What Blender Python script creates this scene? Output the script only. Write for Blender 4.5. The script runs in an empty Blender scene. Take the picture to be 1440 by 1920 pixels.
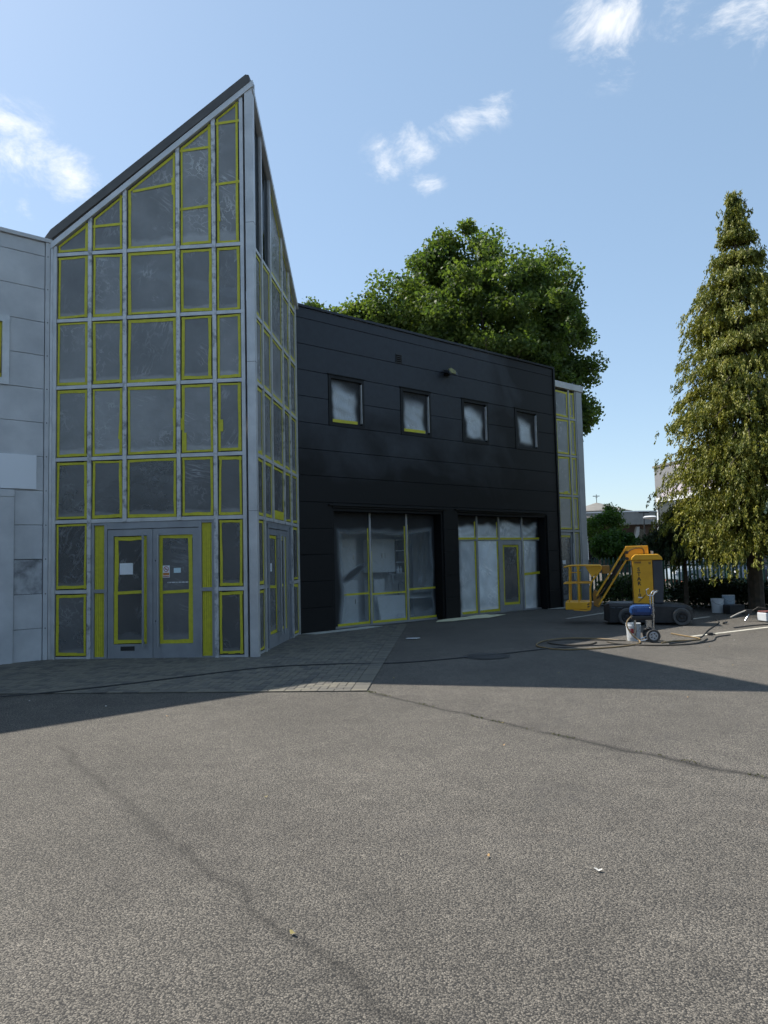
import bpy, bmesh, math, random
import numpy as np
from mathutils import Vector, Matrix
R = math.radians
random.seed(7); rng = np.random.default_rng(11)
scn = bpy.context.scene
col = scn.collection

# ------------------------------------------------------------------ survey frame
# World: +X runs along the glazed tower's front face, +Y along its side face, origin at the tower's front corner.
# CW(x, y) turns "metres right / metres ahead of the camera" into world coordinates.
YAW = R(4.95); CAMH = 1.55
K0 = (-2.174, 11.814)
DA = (math.cos(YAW), -math.sin(YAW)); DC = (math.sin(YAW), math.cos(YAW))
def CW(x, y, z=0.0):
    dx, dy = x-K0[0], y-K0[1]
    return Vector((dx*DA[0]+dy*DA[1], dx*DC[0]+dy*DC[1], z))
def CWdir(x, y, z=0.0):
    return Vector((x*DA[0]+y*DA[1], x*DC[0]+y*DC[1], z))

# ------------------------------------------------------------------ camera
PITCH, ROLL, FPX = R(3.80), R(-1.352), 1340.0
cd = bpy.data.cameras.new('camera'); cam = bpy.data.objects.new('camera', cd); col.objects.link(cam)
fw = Vector((0, math.cos(PITCH), math.sin(PITCH))); rt = Vector((1, 0, 0)); up = rt.cross(fw)
r2 = rt*math.cos(ROLL)+up*math.sin(ROLL); u2 = up*math.cos(ROLL)-rt*math.sin(ROLL)
rw, uw, fww = [CWdir(*v) for v in (r2, u2, fw)]
M = Matrix((rw, uw, -fww)).transposed().to_4x4(); M.translation = CW(0, 0, CAMH)
cam.matrix_world = M
cd.sensor_fit = 'VERTICAL'; cd.sensor_height = 36; cd.sensor_width = 27; cd.lens = 36*FPX/1920
cd.clip_start = 0.05; cd.clip_end = 3000
scn.camera = cam

# ------------------------------------------------------------------ sun, sky, exposure
SUNTRAVEL = CWdir(.674, -.3875, -1.0).normalized()
TO = -SUNTRAVEL
SUN_EL = math.asin(TO.z); SUN_AZ = math.atan2(TO.x, TO.y)      # azimuth from +Y towards +X
sl = bpy.data.lights.new('sun', 'SUN'); sl.energy = 5.0; sl.angle = R(.53); sl.color = (1.0, .94, .84)
so = bpy.data.objects.new('sun', sl); col.objects.link(so)
so.rotation_euler = SUNTRAVEL.to_track_quat('-Z', 'Y').to_euler(); so.location = (0, 0, 40)
w = bpy.data.worlds.new('World'); scn.world = w; w.use_nodes = True
nt = w.node_tree; N = nt.nodes; L = nt.links
for n in list(N): N.remove(n)
def nd(t, nodes, **kw):
    n = nodes.new(t)
    for k, v in kw.items(): setattr(n, k, v)
    return n
wo = nd('ShaderNodeOutputWorld', N); bg = nd('ShaderNodeBackground', N)
sky = nd('ShaderNodeTexSky', N, sky_type='NISHITA', sun_disc=False, sun_elevation=SUN_EL, sun_rotation=SUN_AZ,
         altitude=60, air_density=1.0, dust_density=.7, ozone_density=.55)
tc = nd('ShaderNodeTexCoord', N)
CLOUDS = [((-.49, .738, .463), .066, .9), ((-.430, .775, .458), .042, .74), ((-.53, .715, .46), .075, .9),
          ((-.060, .862, .504), .032, .66), ((-.018, .86, .511), .036, .70), ((.008, .852, .522), .036, .70), ((.034, .846, .532), .040, .72), ((.07, .835, .546), .034, .66), ((-.012, .88, .473), .024, .70),
          ((.205, .78, .59), .060, .95), ((.265, .752, .603), .055, .8), ((.345, .74, .577), .065, .75),
          ((.9, .2, .4), .12, 1.0), ((.5, -.7, .5), .14, 1.0), ((-.6, -.6, .5), .12, .9), ((-.9, .1, .35), .10, .9), ((.0, -.8, .6), .1, .8)]
nz = nd('ShaderNodeTexNoise', N, noise_dimensions='3D'); nz.inputs['Scale'].default_value = 13; nz.inputs['Detail'].default_value = 6
nz.inputs['Roughness'].default_value = .66; nz.inputs['Distortion'].default_value = .35
cmap = nd('ShaderNodeMapping', N); cmap.inputs['Scale'].default_value = (.8, .8, 1.35); L.new(tc.outputs['Generated'], cmap.inputs['Vector']); L.new(cmap.outputs[0], nz.inputs['Vector'])
acc = None
for c, r, s in CLOUDS:
    d = nd('ShaderNodeVectorMath', N, operation='DISTANCE'); d.inputs[1].default_value = Vector(c).normalized()
    L.new(tc.outputs['Generated'], d.inputs[0])
    m = nd('ShaderNodeMath', N, operation='MULTIPLY_ADD'); m.inputs[1].default_value = -s/(r*1.25); m.inputs[2].default_value = s
    L.new(d.outputs['Value'], m.inputs[0])
    if acc is None: acc = m.outputs[0]
    else:
        a = nd('ShaderNodeMath', N, operation='MAXIMUM'); L.new(acc, a.inputs[0]); L.new(m.outputs[0], a.inputs[1]); acc = a.outputs[0]
# density = blob envelope eaten away by the noise, so that the edges are torn and thin
e2 = nd('ShaderNodeMath', N, operation='MULTIPLY_ADD'); L.new(nz.outputs['Fac'], e2.inputs[0]); e2.inputs[1].default_value = 3.0; e2.inputs[2].default_value = -1.55
e3 = nd('ShaderNodeMath', N, operation='ADD'); L.new(e2.outputs[0], e3.inputs[0]); L.new(acc, e3.inputs[1])
e4 = nd('ShaderNodeMapRange', N, interpolation_type='SMOOTHSTEP'); e4.inputs['From Min'].default_value = .22; e4.inputs['From Max'].default_value = 1.3
L.new(e3.outputs[0], e4.inputs['Value'])
e6 = nd('ShaderNodeMapRange', N); e6.inputs['From Min'].default_value = .0; e6.inputs['From Max'].default_value = .3
L.new(acc, e6.inputs['Value'])
v5 = nd('ShaderNodeMath', N, operation='MULTIPLY'); L.new(e4.outputs[0], v5.inputs[0]); L.new(e6.outputs[0], v5.inputs[1])
hz_ = nd('ShaderNodeMix', N, data_type='RGBA'); hz_.inputs['Factor'].default_value = .42; hz_.inputs['B'].default_value = (2.3, 3.4, 4.5, 1); L.new(sky.outputs[0], hz_.inputs['A'])   # thin even summer haze
mx = nd('ShaderNodeMix', N, data_type='RGBA'); mx.inputs['B'].default_value = (6.2, 6.3, 6.45, 1)
L.new(v5.outputs[0], mx.inputs['Factor']); L.new(hz_.outputs['Result'], mx.inputs['A'])
L.new(mx.outputs['Result'], bg.inputs['Color']); bg.inputs['Strength'].default_value = .132
L.new(bg.outputs[0], wo.inputs['Surface'])
w.cycles.sampling_method = 'MANUAL'; w.cycles.sample_map_resolution = 512
vs = scn.view_settings; vs.view_transform = 'Standard'; vs.look = 'None'; vs.exposure = 0.5; vs.gamma = 1.0; vs.use_curve_mapping = False
try:
    scn.cycles.use_denoising = True; scn.cycles.max_bounces = 6; scn.cycles.diffuse_bounces = 3; scn.cycles.glossy_bounces = 3; scn.cycles.transparent_max_bounces = 8; scn.cycles.use_adaptive_sampling = True; scn.cycles.adaptive_threshold = .03
    scn.cycles.caustics_reflective = False; scn.cycles.caustics_refractive = False
except Exception: pass

# ------------------------------------------------------------------ helpers: materials
MATS = {}
def principled(name):
    m = bpy.data.materials.new(name); m.use_nodes = True
    b = m.node_tree.nodes['Principled BSDF']
    return m, m.node_tree.nodes, m.node_tree.links, b
def ramp_mix(N, L, fac, a, b):
    x = nd('ShaderNodeMix', N, data_type='RGBA'); x.inputs['A'].default_value = (*a, 1); x.inputs['B'].default_value = (*b, 1)
    L.new(fac, x.inputs['Factor']); return x.outputs['Result']
def noise(N, L, vec, scale, detail=4, rough=.55, dist=0):
    n = nd('ShaderNodeTexNoise', N); n.inputs['Scale'].default_value = scale; n.inputs['Detail'].default_value = detail
    n.inputs['Roughness'].default_value = rough; n.inputs['Distortion'].default_value = dist
    if vec is not None: L.new(vec, n.inputs['Vector'])
    return n.outputs['Fac']
def rng_(N, L, v, a, b, c=0., d=1.):
    m = nd('ShaderNodeMapRange', N); m.inputs['From Min'].default_value = a; m.inputs['From Max'].default_value = b
    m.inputs['To Min'].default_value = c; m.inputs['To Max'].default_value = d; L.new(v, m.inputs['Value']); return m.outputs[0]
def bumped(N, L, h, strength, distance, b):
    n = nd('ShaderNodeBump', N); n.inputs['Strength'].default_value = strength; n.inputs['Distance'].default_value = distance
    L.new(h, n.inputs['Height']); L.new(n.outputs[0], b.inputs['Normal'])
def pm(name, c1, c2=None, scale=6., rough=.5, metal=0., lo=.35, hi=.68, bump=0., bscale=60., spec=None, rvar=0.):
    if name in MATS: return MATS[name]
    m, N, L, b = principled(name)
    b.inputs['Roughness'].default_value = rough; b.inputs['Metallic'].default_value = metal
    if spec is not None: b.inputs['Specular IOR Level'].default_value = spec
    t = nd('ShaderNodeTexCoord', N).outputs['Object']
    if c2 is None: c2 = tuple(x*.8 for x in c1)
    f = rng_(N, L, noise(N, L, t, scale, 6, .6), lo, hi)
    L.new(ramp_mix(N, L, f, c1, c2), b.inputs['Base Color'])
    if rvar: L.new(rng_(N, L, noise(N, L, t, scale*2.3, 3), .3, .7, rough-rvar, rough+rvar), b.inputs['Roughness'])
    if bump: bumped(N, L, noise(N, L, t, bscale, 3), bump, .01, b)
    MATS[name] = m; return m

M_ALU = pm('aged_aluminium', (.61, .61, .615), (.47, .475, .485), 3.5, .42, .25, bump=.06, bscale=30, rvar=.08)
M_ALU2 = pm('worn_aluminium', (.60, .60, .605), (.24, .245, .25), 9, .45, .2, lo=.48, hi=.66, rvar=.08)
M_DOORALU = pm('door_aluminium', (.34, .355, .38), (.27, .285, .31), 3, .4, .25, rvar=.08)
M_GASKET = pm('rubber_gasket', (.02, .021, .023), (.03, .03, .032), 20, .6)
M_FASCIA = pm('dark_fascia', (.075, .071, .069), (.11, .104, .098), 2.5, .6, bump=.1, bscale=12)
M_TAPE = pm('yellow_masking_tape', (.62, .575, .035), (.50, .46, .03), 14, .55, bump=.15, bscale=45)
M_TAPE2 = pm('pale_masking_paper', (.74, .71, .50), (.6, .57, .38), 7, .8)
M_INNER = pm('inner_wall_paint', (.30, .31, .32), (.25, .26, .27), 2, .8)
M_FLOOR_IN = pm('inner_floor', (.16, .16, .16), (.11, .11, .11), 3, .5)
M_WHITE = pm('white_laminate', (.78, .80, .81), (.72, .74, .75), 3, .35)
M_DARKMET = pm('dark_metal', (.035, .036, .038), (.055, .055, .056), 8, .45, .4)
M_STEEL = pm('bright_steel', (.62, .63, .64), (.5, .5, .5), 9, .22, .95)
M_SILVER = pm('silver_paint', (.55, .56, .58), (.45, .46, .48), 9, .35, .3)
M_RUBBER = pm('tyre_rubber', (.045, .044, .044), (.075, .072, .07), 9, .85, bump=.2)
M_BLACKPL = pm('black_plastic', (.018, .018, .02), (.03, .03, .032), 9, .5)
M_PAPER = pm('white_paper', (.80, .82, .84), (.74, .76, .78), 8, .7)
M_LINE = pm('worn_white_road_paint', (.62, .59, .50), (.30, .29, .26), 16, .8, lo=.45, hi=.62)

def film(name, tint, alpha, gloss_rough=.22, bump=.5, scale=1.0, paint=False, darkpaint=(.010, .011, .013)):
    """thin masking film: part clear, part milky, creased"""
    m, N, L, b = principled(name)
    out = N['Material Output']; t = nd('ShaderNodeTexCoord', N).outputs['Object']
    oi = nd('ShaderNodeObjectInfo', N).outputs['Random']
    ad = nd('ShaderNodeVectorMath', N, operation='ADD'); cx = nd('ShaderNodeCombineXYZ', N)
    mu = nd('ShaderNodeMath', N, operation='MULTIPLY'); mu.inputs[1].default_value = 37.0; L.new(oi, mu.inputs[0])
    L.new(mu.outputs[0], cx.inputs[0]); L.new(mu.outputs[0], cx.inputs[1]); L.new(t, ad.inputs[0]); L.new(cx.outputs[0], ad.inputs[1])
    v = ad.outputs[0]
    def streak(rx, rz, sc, lo, hi, pscale):
        # pulled creases: noise squeezed across one direction, shown only in patches
        vr = nd('ShaderNodeVectorRotate', N, rotation_type='EULER_XYZ')
        cr_ = nd('ShaderNodeCombineXYZ', N); sg = nd('ShaderNodeMath', N, operation='MULTIPLY_ADD'); L.new(oi, sg.inputs[0]); sg.inputs[1].default_value = 1.1; sg.inputs[2].default_value = rx
        sg2 = nd('ShaderNodeMath', N, operation='MULTIPLY_ADD'); L.new(oi, sg2.inputs[0]); sg2.inputs[1].default_value = 1.1; sg2.inputs[2].default_value = rz
        L.new(sg.outputs[0], cr_.inputs[1]); L.new(sg2.outputs[0], cr_.inputs[0]); L.new(v, vr.inputs['Vector']); L.new(cr_.outputs[0], vr.inputs['Rotation'])
        mp = nd('ShaderNodeMapping', N); mp.inputs['Scale'].default_value = (sc, sc, sc*.085); L.new(vr.outputs[0], mp.inputs['Vector'])
        n_ = noise(N, L, mp.outputs[0], 1.0, 3, .5, .25)
        s = nd('ShaderNodeMath', N, operation='SUBTRACT'); L.new(n_, s.inputs[0]); s.inputs[1].default_value = .5
        a = nd('ShaderNodeMath', N, operation='ABSOLUTE'); L.new(s.outputs[0], a.inputs[0])
        rd = rng_(N, L, a.outputs[0], 0, .05, 1, 0); pt_ = rng_(N, L, noise(N, L, v, pscale, 2), lo, hi)
        o_ = nd('ShaderNodeMath', N, operation='MULTIPLY'); L.new(rd, o_.inputs[0]); L.new(pt_, o_.inputs[1]); return o_.outputs[0], n_
    r1, n1 = streak(-.6, .1, 9*scale, .52, .70, 1.5)
    r2_, n2_ = streak(.3, -.7, 13*scale, .56, .74, 2.1)
    rmx = nd('ShaderNodeMath', N, operation='MAXIMUM'); L.new(r1, rmx.inputs[0]); L.new(r2_, rmx.inputs[1])
    # slack film gathers in a milky band along the bottom
    uv = nd('ShaderNodeUVMap', N); sv = nd('ShaderNodeSeparateXYZ', N); L.new(uv.outputs[0], sv.inputs[0])
    bn = nd('ShaderNodeMath', N, operation='MULTIPLY_ADD'); L.new(noise(N, L, v, 2.5, 2), bn.inputs[0]); bn.inputs[1].default_value = -.16; L.new(sv.outputs[1], bn.inputs[2])
    band = rng_(N, L, bn.outputs[0], .02, -.02, 0, .55)
    rr = nd('ShaderNodeMath', N, operation='MAXIMUM'); L.new(rmx.outputs[0], rr.inputs[0]); L.new(band, rr.inputs[1])
    hsum = nd('ShaderNodeMath', N, operation='MULTIPLY_ADD'); L.new(rmx.outputs[0], hsum.inputs[0]); hsum.inputs[1].default_value = .5; L.new(n1, hsum.inputs[2])
    bumped(N, L, hsum.outputs[0], bump, .02, b)
    b.inputs['Roughness'].default_value = gloss_rough; b.inputs['Specular IOR Level'].default_value = .55
    milky = ramp_mix(N, L, rr.outputs[0], tint, tuple(min(.85, x*1.55) for x in tint))
    al = nd('ShaderNodeMath', N, operation='MULTIPLY_ADD'); L.new(rr.outputs[0], al.inputs[0]); al.inputs[1].default_value = .2; al.inputs[2].default_value = alpha; al.use_clamp = True
    vr_ = rng_(N, L, oi, 0, 1, .72, 1.3); dirt = rng_(N, L, noise(N, L, v, 1.1, 4, .6), .3, .7, .8, 1.2)
    vm_ = nd('ShaderNodeMath', N, operation='MULTIPLY'); L.new(vr_, vm_.inputs[0]); L.new(dirt, vm_.inputs[1])
    ms_ = nd('ShaderNodeVectorMath', N, operation='SCALE'); L.new(milky, ms_.inputs[0]); L.new(vm_.outputs[0], ms_.inputs['Scale']); milky = ms_.outputs[0]
    base, alpha_o = milky, al.outputs[0]
    if paint:
        at = nd('ShaderNodeAttribute', N); at.attribute_name = 'paint'
        mixc = nd('ShaderNodeMix', N, data_type='RGBA'); L.new(at.outputs['Fac'], mixc.inputs['Factor']); L.new(milky, mixc.inputs['A']); mixc.inputs['B'].default_value = (*darkpaint, 1)
        base = mixc.outputs['Result']
        mxa = nd('ShaderNodeMath', N, operation='MAXIMUM'); L.new(alpha_o, mxa.inputs[0]); L.new(at.outputs['Fac'], mxa.inputs[1]); alpha_o = mxa.outputs[0]
        L.new(rng_(N, L, at.outputs['Fac'], 0, 1, gloss_rough, .7), b.inputs['Roughness'])
    L.new(base, b.inputs['Base Color'])
    tr = nd('ShaderNodeBsdfTransparent', N); ms = nd('ShaderNodeMixShader', N)
    L.new(alpha_o, ms.inputs[0]); L.new(tr.outputs[0], ms.inputs[1]); L.new(b.outputs[0], ms.inputs[2]); L.new(ms.outputs[0], out.inputs['Surface'])
    return m
M_FILM = film('masking_film', (.285, .288, .29), .76)
M_FILM_DIM = film('masking_film_dimmed', (.185, .187, .19), .64)  # same film tinted darker: dimmer reflections low down put into the colour
M_FILMC = film('clear_film_with_overspray', (.42, .48, .52), .13, paint=True)
M_FILMW = film('milky_film_with_overspray', (.62, .67, .70), .9, .35, paint=True)
M_FILMU = film('upper_window_film_with_overspray', (.50, .54, .57), .88, .3, .8, 3.0, paint=True)

def glass_mat(name, tint=(.6, .66, .68), refl=.06, alpha=.35):
    m, N, L, b = principled(name); out = N['Material Output']
    b.inputs['Base Color'].default_value = (.012, .014, .016, 1); b.inputs['Roughness'].default_value = .04
    tr = nd('ShaderNodeBsdfTransparent', N); tr.inputs[0].default_value = (*tint, 1); ms = nd('ShaderNodeMixShader', N); ms.inputs[0].default_value = alpha
    L.new(tr.outputs[0], ms.inputs[1]); L.new(b.outputs[0], ms.inputs[2]); L.new(ms.outputs[0], out.inputs['Surface'])
    return m
M_GLASS = glass_mat('tinted_glass')
M_GLASSC = glass_mat('clear_glass', (.93, .95, .95), alpha=.07)
M_GLASSD = glass_mat('dark_glass', (.2, .22, .23), alpha=.75)

# ------------------------------------------------------------------ helpers: meshes
class MB:
    def __init__(s): s.v = []; s.f = []
    def add(s, pts, faces):
        o = len(s.v); s.v += [tuple(p) for p in pts]; s.f += [tuple(i+o for i in f) for f in faces]; return s
    def box(s, x0, x1, y0, y1, z0, z1):
        return s.add([(x0,y0,z0),(x1,y0,z0),(x1,y1,z0),(x0,y1,z0),(x0,y0,z1),(x1,y0,z1),(x1,y1,z1),(x0,y1,z1)],
                     [(0,3,2,1),(4,5,6,7),(0,1,5,4),(1,2,6,5),(2,3,7,6),(3,0,4,7)])
    def prism(s, poly, off):
        n = len(poly); off = Vector(off); a = [Vector(p) for p in poly]
        return s.add(a+[p+off for p in a], [tuple(range(n-1, -1, -1)), tuple(range(n, 2*n))]+[(i, (i+1) % n, n+(i+1) % n, n+i) for i in range(n)])
    def bar(s, a, b, w, h, upv=(0, 0, 1)):
        a, b = Vector(a), Vector(b); d = (b-a).normalized(); u = Vector(upv); x = d.cross(u)
        if x.length < 1e-4: x = d.cross(Vector((1, 0, 0)))
        x.normalize(); u = x.cross(d)
        q = [x*sx*w/2+u*sz*h/2 for sx, sz in ((-1,-1),(1,-1),(1,1),(-1,1))]
        return s.add([a+k for k in q]+[b+k for k in q], [(0,3,2,1),(4,5,6,7),(0,1,5,4),(1,2,6,5),(2,3,7,6),(3,0,4,7)])
    def tube(s, pts, r, n=8, r1=None):
        pts = [Vector(p) for p in pts]; k = len(pts); rings = []; prev = None
        for i, p in enumerate(pts):
            d = (pts[min(i+1, k-1)]-pts[max(i-1, 0)]).normalized()
            if prev is None:
                x = d.cross(Vector((0, 0, 1)))
                if x.length < .05: x = d.cross(Vector((1, 0, 0)))
            else: x = prev-d*prev.dot(d)
            x.normalize(); prev = x; y = d.cross(x); rr = r if r1 is None else r+(r1-r)*i/(k-1)
            rings.append([p+x*math.cos(2*math.pi*j/n)*rr+y*math.sin(2*math.pi*j/n)*rr for j in range(n)])
        fs = [(i*n+j, i*n+(j+1) % n, (i+1)*n+(j+1) % n, (i+1)*n+j) for i in range(k-1) for j in range(n)]
        fs += [tuple(range(n-1, -1, -1)), tuple(range((k-1)*n, k*n))]
        return s.add([q for r_ in rings for q in r_], fs)
    def lathe(s, prof, c=(0, 0, 0), axis='Z', n=24):
        pts = []
        for r, h in prof:
            for j in range(n):
                a = 2*math.pi*j/n; x, y = r*math.cos(a), r*math.sin(a)
                p = {'Z': (x, y, h), 'Y': (x, h, y), 'X': (h, x, y)}[axis]
                pts.append((p[0]+c[0], p[1]+c[1], p[2]+c[2]))
        k = len(prof)
        fs = [(i*n+j, i*n+(j+1) % n, (i+1)*n+(j+1) % n, (i+1)*n+j) for i in range(k-1) for j in range(n)]
        fs += [tuple(range(n)), tuple(range((k-1)*n, k*n))]
        return s.add(pts, fs)
    def ring(s, prof, c=(0, 0, 0), n=28):
        k = len(prof); pts = [(r*math.cos(2*math.pi*j/n)+c[0], h+c[1], r*math.sin(2*math.pi*j/n)+c[2]) for r, h in prof for j in range(n)]
        return s.add(pts, [(i*n+j, i*n+(j+1) % n, ((i+1) % k)*n+(j+1) % n, ((i+1) % k)*n+j) for i in range(k) for j in range(n)])
    def build(s, name, mat, parent=None, bevel=0, smooth=False, recalc=True):
        me = bpy.data.meshes.new(name); me.from_pydata(s.v, [], s.f)
        if recalc or bevel:
            bm = bmesh.new(); bm.from_mesh(me)
            bmesh.ops.recalc_face_normals(bm, faces=bm.faces)
            if bevel: bmesh.ops.bevel(bm, geom=[e for e in bm.edges], offset=bevel, segments=2, affect='EDGES', profile=.5)
            bm.to_mesh(me); bm.free()
        if smooth:
            me.polygons.foreach_set('use_smooth', [True]*len(me.polygons))
            try: me.set_sharp_from_angle(angle=R(35))
            except Exception: pass
        me.materials.append(mat)
        o = bpy.data.objects.new(name, me); col.objects.link(o)
        if parent is not None: o.parent = parent
        return o
def tag(o, label=None, cat=None, group=None, kind=None):
    if label: o['label'] = label
    if cat: o['category'] = cat
    if group: o['group'] = group
    if kind: o['kind'] = kind
    return o
def empty(name, loc, rz, label, cat, group=None):
    o = bpy.data.objects.new(name, None); col.objects.link(o); o.location = loc; o.rotation_euler = (0, 0, rz); o.empty_display_size = .2
    return tag(o, label, cat, group)
def box(name, mat, parent, x0, x1, y0, y1, z0, z1, bevel=0):
    return MB().box(x0, x1, y0, y1, z0, z1).build(name, mat, parent, bevel)
def copy_tree(o, parent=None):
    c = o.copy(); col.objects.link(c)
    if parent is not None: c.parent = parent
    for ch in list(o.children): copy_tree(ch, c)
    return c
def inset(poly, d):
    """poly: counter-clockwise convex list of (s, z)"""
    n = len(poly); out = []
    for i in range(n):
        p0, p1, p2 = [Vector(poly[k % n]) for k in (i-1, i, i+1)]
        a, b = (p1-p0).normalized(), (p2-p1).normalized(); na, nb = Vector((-a.y, a.x)), Vector((-b.y, b.x))
        q0 = p1+na*d; q1 = p1+nb*d; den = a.x*b.y-a.y*b.x
        if abs(den) < 1e-6: out.append(q0); continue
        t = ((q1-q0).x*b.y-(q1-q0).y*b.x)/den; out.append(q0+a*t)
    return out

# ================================================================== THE SETTING
def asphalt():
    m, N, L, b = principled('asphalt'); t = nd('ShaderNodeTexCoord', N).outputs['Object']
    wn_ = nd('ShaderNodeTexNoise', N); wn_.inputs['Scale'].default_value = 120; wn_.inputs['Detail'].default_value = 1; L.new(t, wn_.inputs['Vector'])
    wsc = nd('ShaderNodeVectorMath', N, operation='SCALE'); wsc.inputs['Scale'].default_value = .009; L.new(wn_.outputs['Color'], wsc.inputs[0])
    wad = nd('ShaderNodeVectorMath', N, operation='ADD'); L.new(t, wad.inputs[0]); L.new(wsc.outputs[0], wad.inputs[1])
    vo = nd('ShaderNodeTexVoronoi', N); vo.inputs['Scale'].default_value = 125; vo.inputs['Randomness'].default_value = 1; L.new(wad.outputs[0], vo.inputs['Vector'])
    sp = nd('ShaderNodeSeparateColor', N); L.new(vo.outputs['Color'], sp.inputs[0])
    g2 = noise(N, L, t, 75, 3, .65)
    sm = nd('ShaderNodeMath', N, operation='MULTIPLY_ADD'); L.new(g2, sm.inputs[0]); sm.inputs[1].default_value = 1.3; sm.inputs[2].default_value = -.42
    s2 = nd('ShaderNodeMath', N, operation='MULTIPLY_ADD'); L.new(sp.outputs[0], s2.inputs[0]); s2.inputs[1].default_value = .55; L.new(sm.outputs[0], s2.inputs[2])
    stone = rng_(N, L, s2.outputs[0], .12, .92)
    c1 = ramp_mix(N, L, stone, (.044, .0405, .0355), (.272, .243, .203))
    edge = rng_(N, L, vo.outputs['Distance'], .38, .72)
    c2 = nd('ShaderNodeMix', N, data_type='RGBA'); L.new(edge, c2.inputs['Factor']); L.new(c1, c2.inputs['A']); c2.inputs['B'].default_value = (.022, .021, .02, 1)
    big = rng_(N, L, noise(N, L, t, .42, 6, .65), .3, .7, .76, 1.18)
    mid = rng_(N, L, noise(N, L, t, 4.2, 5, .65), .3, .7, .84, 1.13)
    fine = rng_(N, L, noise(N, L, t, 260, 2), .3, .7, .75, 1.25)
    m1 = nd('ShaderNodeMath', N, operation='MULTIPLY'); L.new(big, m1.inputs[0]); L.new(mid, m1.inputs[1])
    m2 = nd('ShaderNodeMath', N, operation='MULTIPLY'); L.new(m1.outputs[0], m2.inputs[0]); L.new(fine, m2.inputs[1])
    fac = m2.outputs[0]
    sep = nd('ShaderNodeSeparateXYZ', N); L.new(t, sep.inputs[0])
    wob = nd('ShaderNodeTexNoise', N); wob.inputs['Scale'].default_value = 2.2; wob.inputs['Detail'].default_value = 6; L.new(t, wob.inputs['Vector'])
    wv = rng_(N, L, wob.outputs['Fac'], .3, .7, -.05, .05)
    def line_mask(p0, p1, width, strength):
        # soft dark seam along a segment of the surface (old joint / crack with dirt in it)
        (x0, y0), (x1, y1) = p0, p1; ln = math.hypot(x1-x0, y1-y0); nx, ny = -(y1-y0)/ln, (x1-x0)/ln; tx, ty = (x1-x0)/ln, (y1-y0)/ln
        def lin(a, bb, c):
            u = nd('ShaderNodeMath', N, operation='MULTIPLY_ADD'); L.new(sep.outputs[0], u.inputs[0]); u.inputs[1].default_value = a; u.inputs[2].default_value = c
            v = nd('ShaderNodeMath', N, operation='MULTIPLY_ADD'); L.new(sep.outputs[1], v.inputs[0]); v.inputs[1].default_value = bb; L.new(u.outputs[0], v.inputs[2]); return v.outputs[0]
        dist = lin(nx, ny, -(nx*x0+ny*y0)); along = lin(tx, ty, -(tx*x0+ty*y0))
        ad = nd('ShaderNodeMath', N, operation='ADD'); L.new(dist, ad.inputs[0]); L.new(wv, ad.inputs[1])
        ab = nd('ShaderNodeMath', N, operation='ABSOLUTE'); L.new(ad.outputs[0], ab.inputs[0])
        k = rng_(N, L, ab.outputs[0], width, width*.15, 0, strength)
        e0 = rng_(N, L, along, -.1, .15); e1_ = rng_(N, L, along, ln+.1, ln-.15)
        q = nd('ShaderNodeMath', N, operation='MULTIPLY'); L.new(k, q.inputs[0]); L.new(e0, q.inputs[1])
        q2 = nd('ShaderNodeMath', N, operation='MULTIPLY'); L.new(q.outputs[0], q2.inputs[0]); L.new(e1_, q2.inputs[1]); return q2.outputs[0]
    total = None
    for args in (((2.2, -3.09), (3.89, -5.02), .014, .8), ((3.89, -5.02), (7.6, -8.6), .018, .85), ((1.62, -7.6), (3.2, -9.3), .012, .45), ((2.2, -3.09), (3.89, -5.02), .06, .5), ((3.89, -5.02), (7.6, -8.6), .075, .55), ((-.25, -5.5), (1.62, -7.6), .055, .30), ((-.25, -5.5), (1.62, -7.6), .010, .35), ((1.62, -7.6), (3.2, -9.3), .05, .34)):
        k = line_mask(*args)
        if total is None: total = k
        else:
            a = nd('ShaderNodeMath', N, operation='MAXIMUM'); L.new(total, a.inputs[0]); L.new(k, a.inputs[1]); total = a.outputs[0]
    dk = nd('ShaderNodeMath', N, operation='SUBTRACT'); dk.inputs[0].default_value = 1; L.new(total, dk.inputs[1])
    m3 = nd('ShaderNodeMath', N, operation='MULTIPLY'); L.new(fac, m3.inputs[0]); L.new(dk.outputs[0], m3.inputs[1])
    sc_ = nd('ShaderNodeVectorMath', N, operation='SCALE'); L.new(c2.outputs['Result'], sc_.inputs[0]); L.new(m3.outputs[0], sc_.inputs['Scale'])
    oil = rng_(N, L, noise(N, L, t, .9, 4, .7, 1.0), .62, .76, 0, .42)
    ox = nd('ShaderNodeMix', N, data_type='RGBA'); L.new(oil, ox.inputs['Factor']); L.new(sc_.outputs[0], ox.inputs['A']); ox.inputs['B'].default_value = (.055, .052, .05, 1)
    # reddish stains here and there
    st = rng_(N, L, noise(N, L, t, 1.7, 5, .65), .66, .8, 0, .35)
    sx = nd('ShaderNodeMix', N, data_type='RGBA'); L.new(st, sx.inputs['Factor']); L.new(ox.outputs['Result'], sx.inputs['A']); sx.inputs['B'].default_value = (.17, .11, .075, 1)
    L.new(sx.outputs['Result'], b.inputs['Base Color']); b.inputs['Roughness'].default_value = .88
    inv = rng_(N, L, vo.outputs['Distance'], 0, .7, 1, 0)
    bumped(N, L, inv, .6, .006, b)
    return m
M_ASPH = asphalt()
# a sheet to the horizon, finer near the camera so that it is not one polygon
g = MB()
g.add([(-600, -300, 0), (600, -300, 0), (600, 900, 0), (-600, 900, 0)], [(0, 1, 2, 3)])
tag(g.build('ground', M_ASPH, recalc=False), kind='structure')

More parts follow.
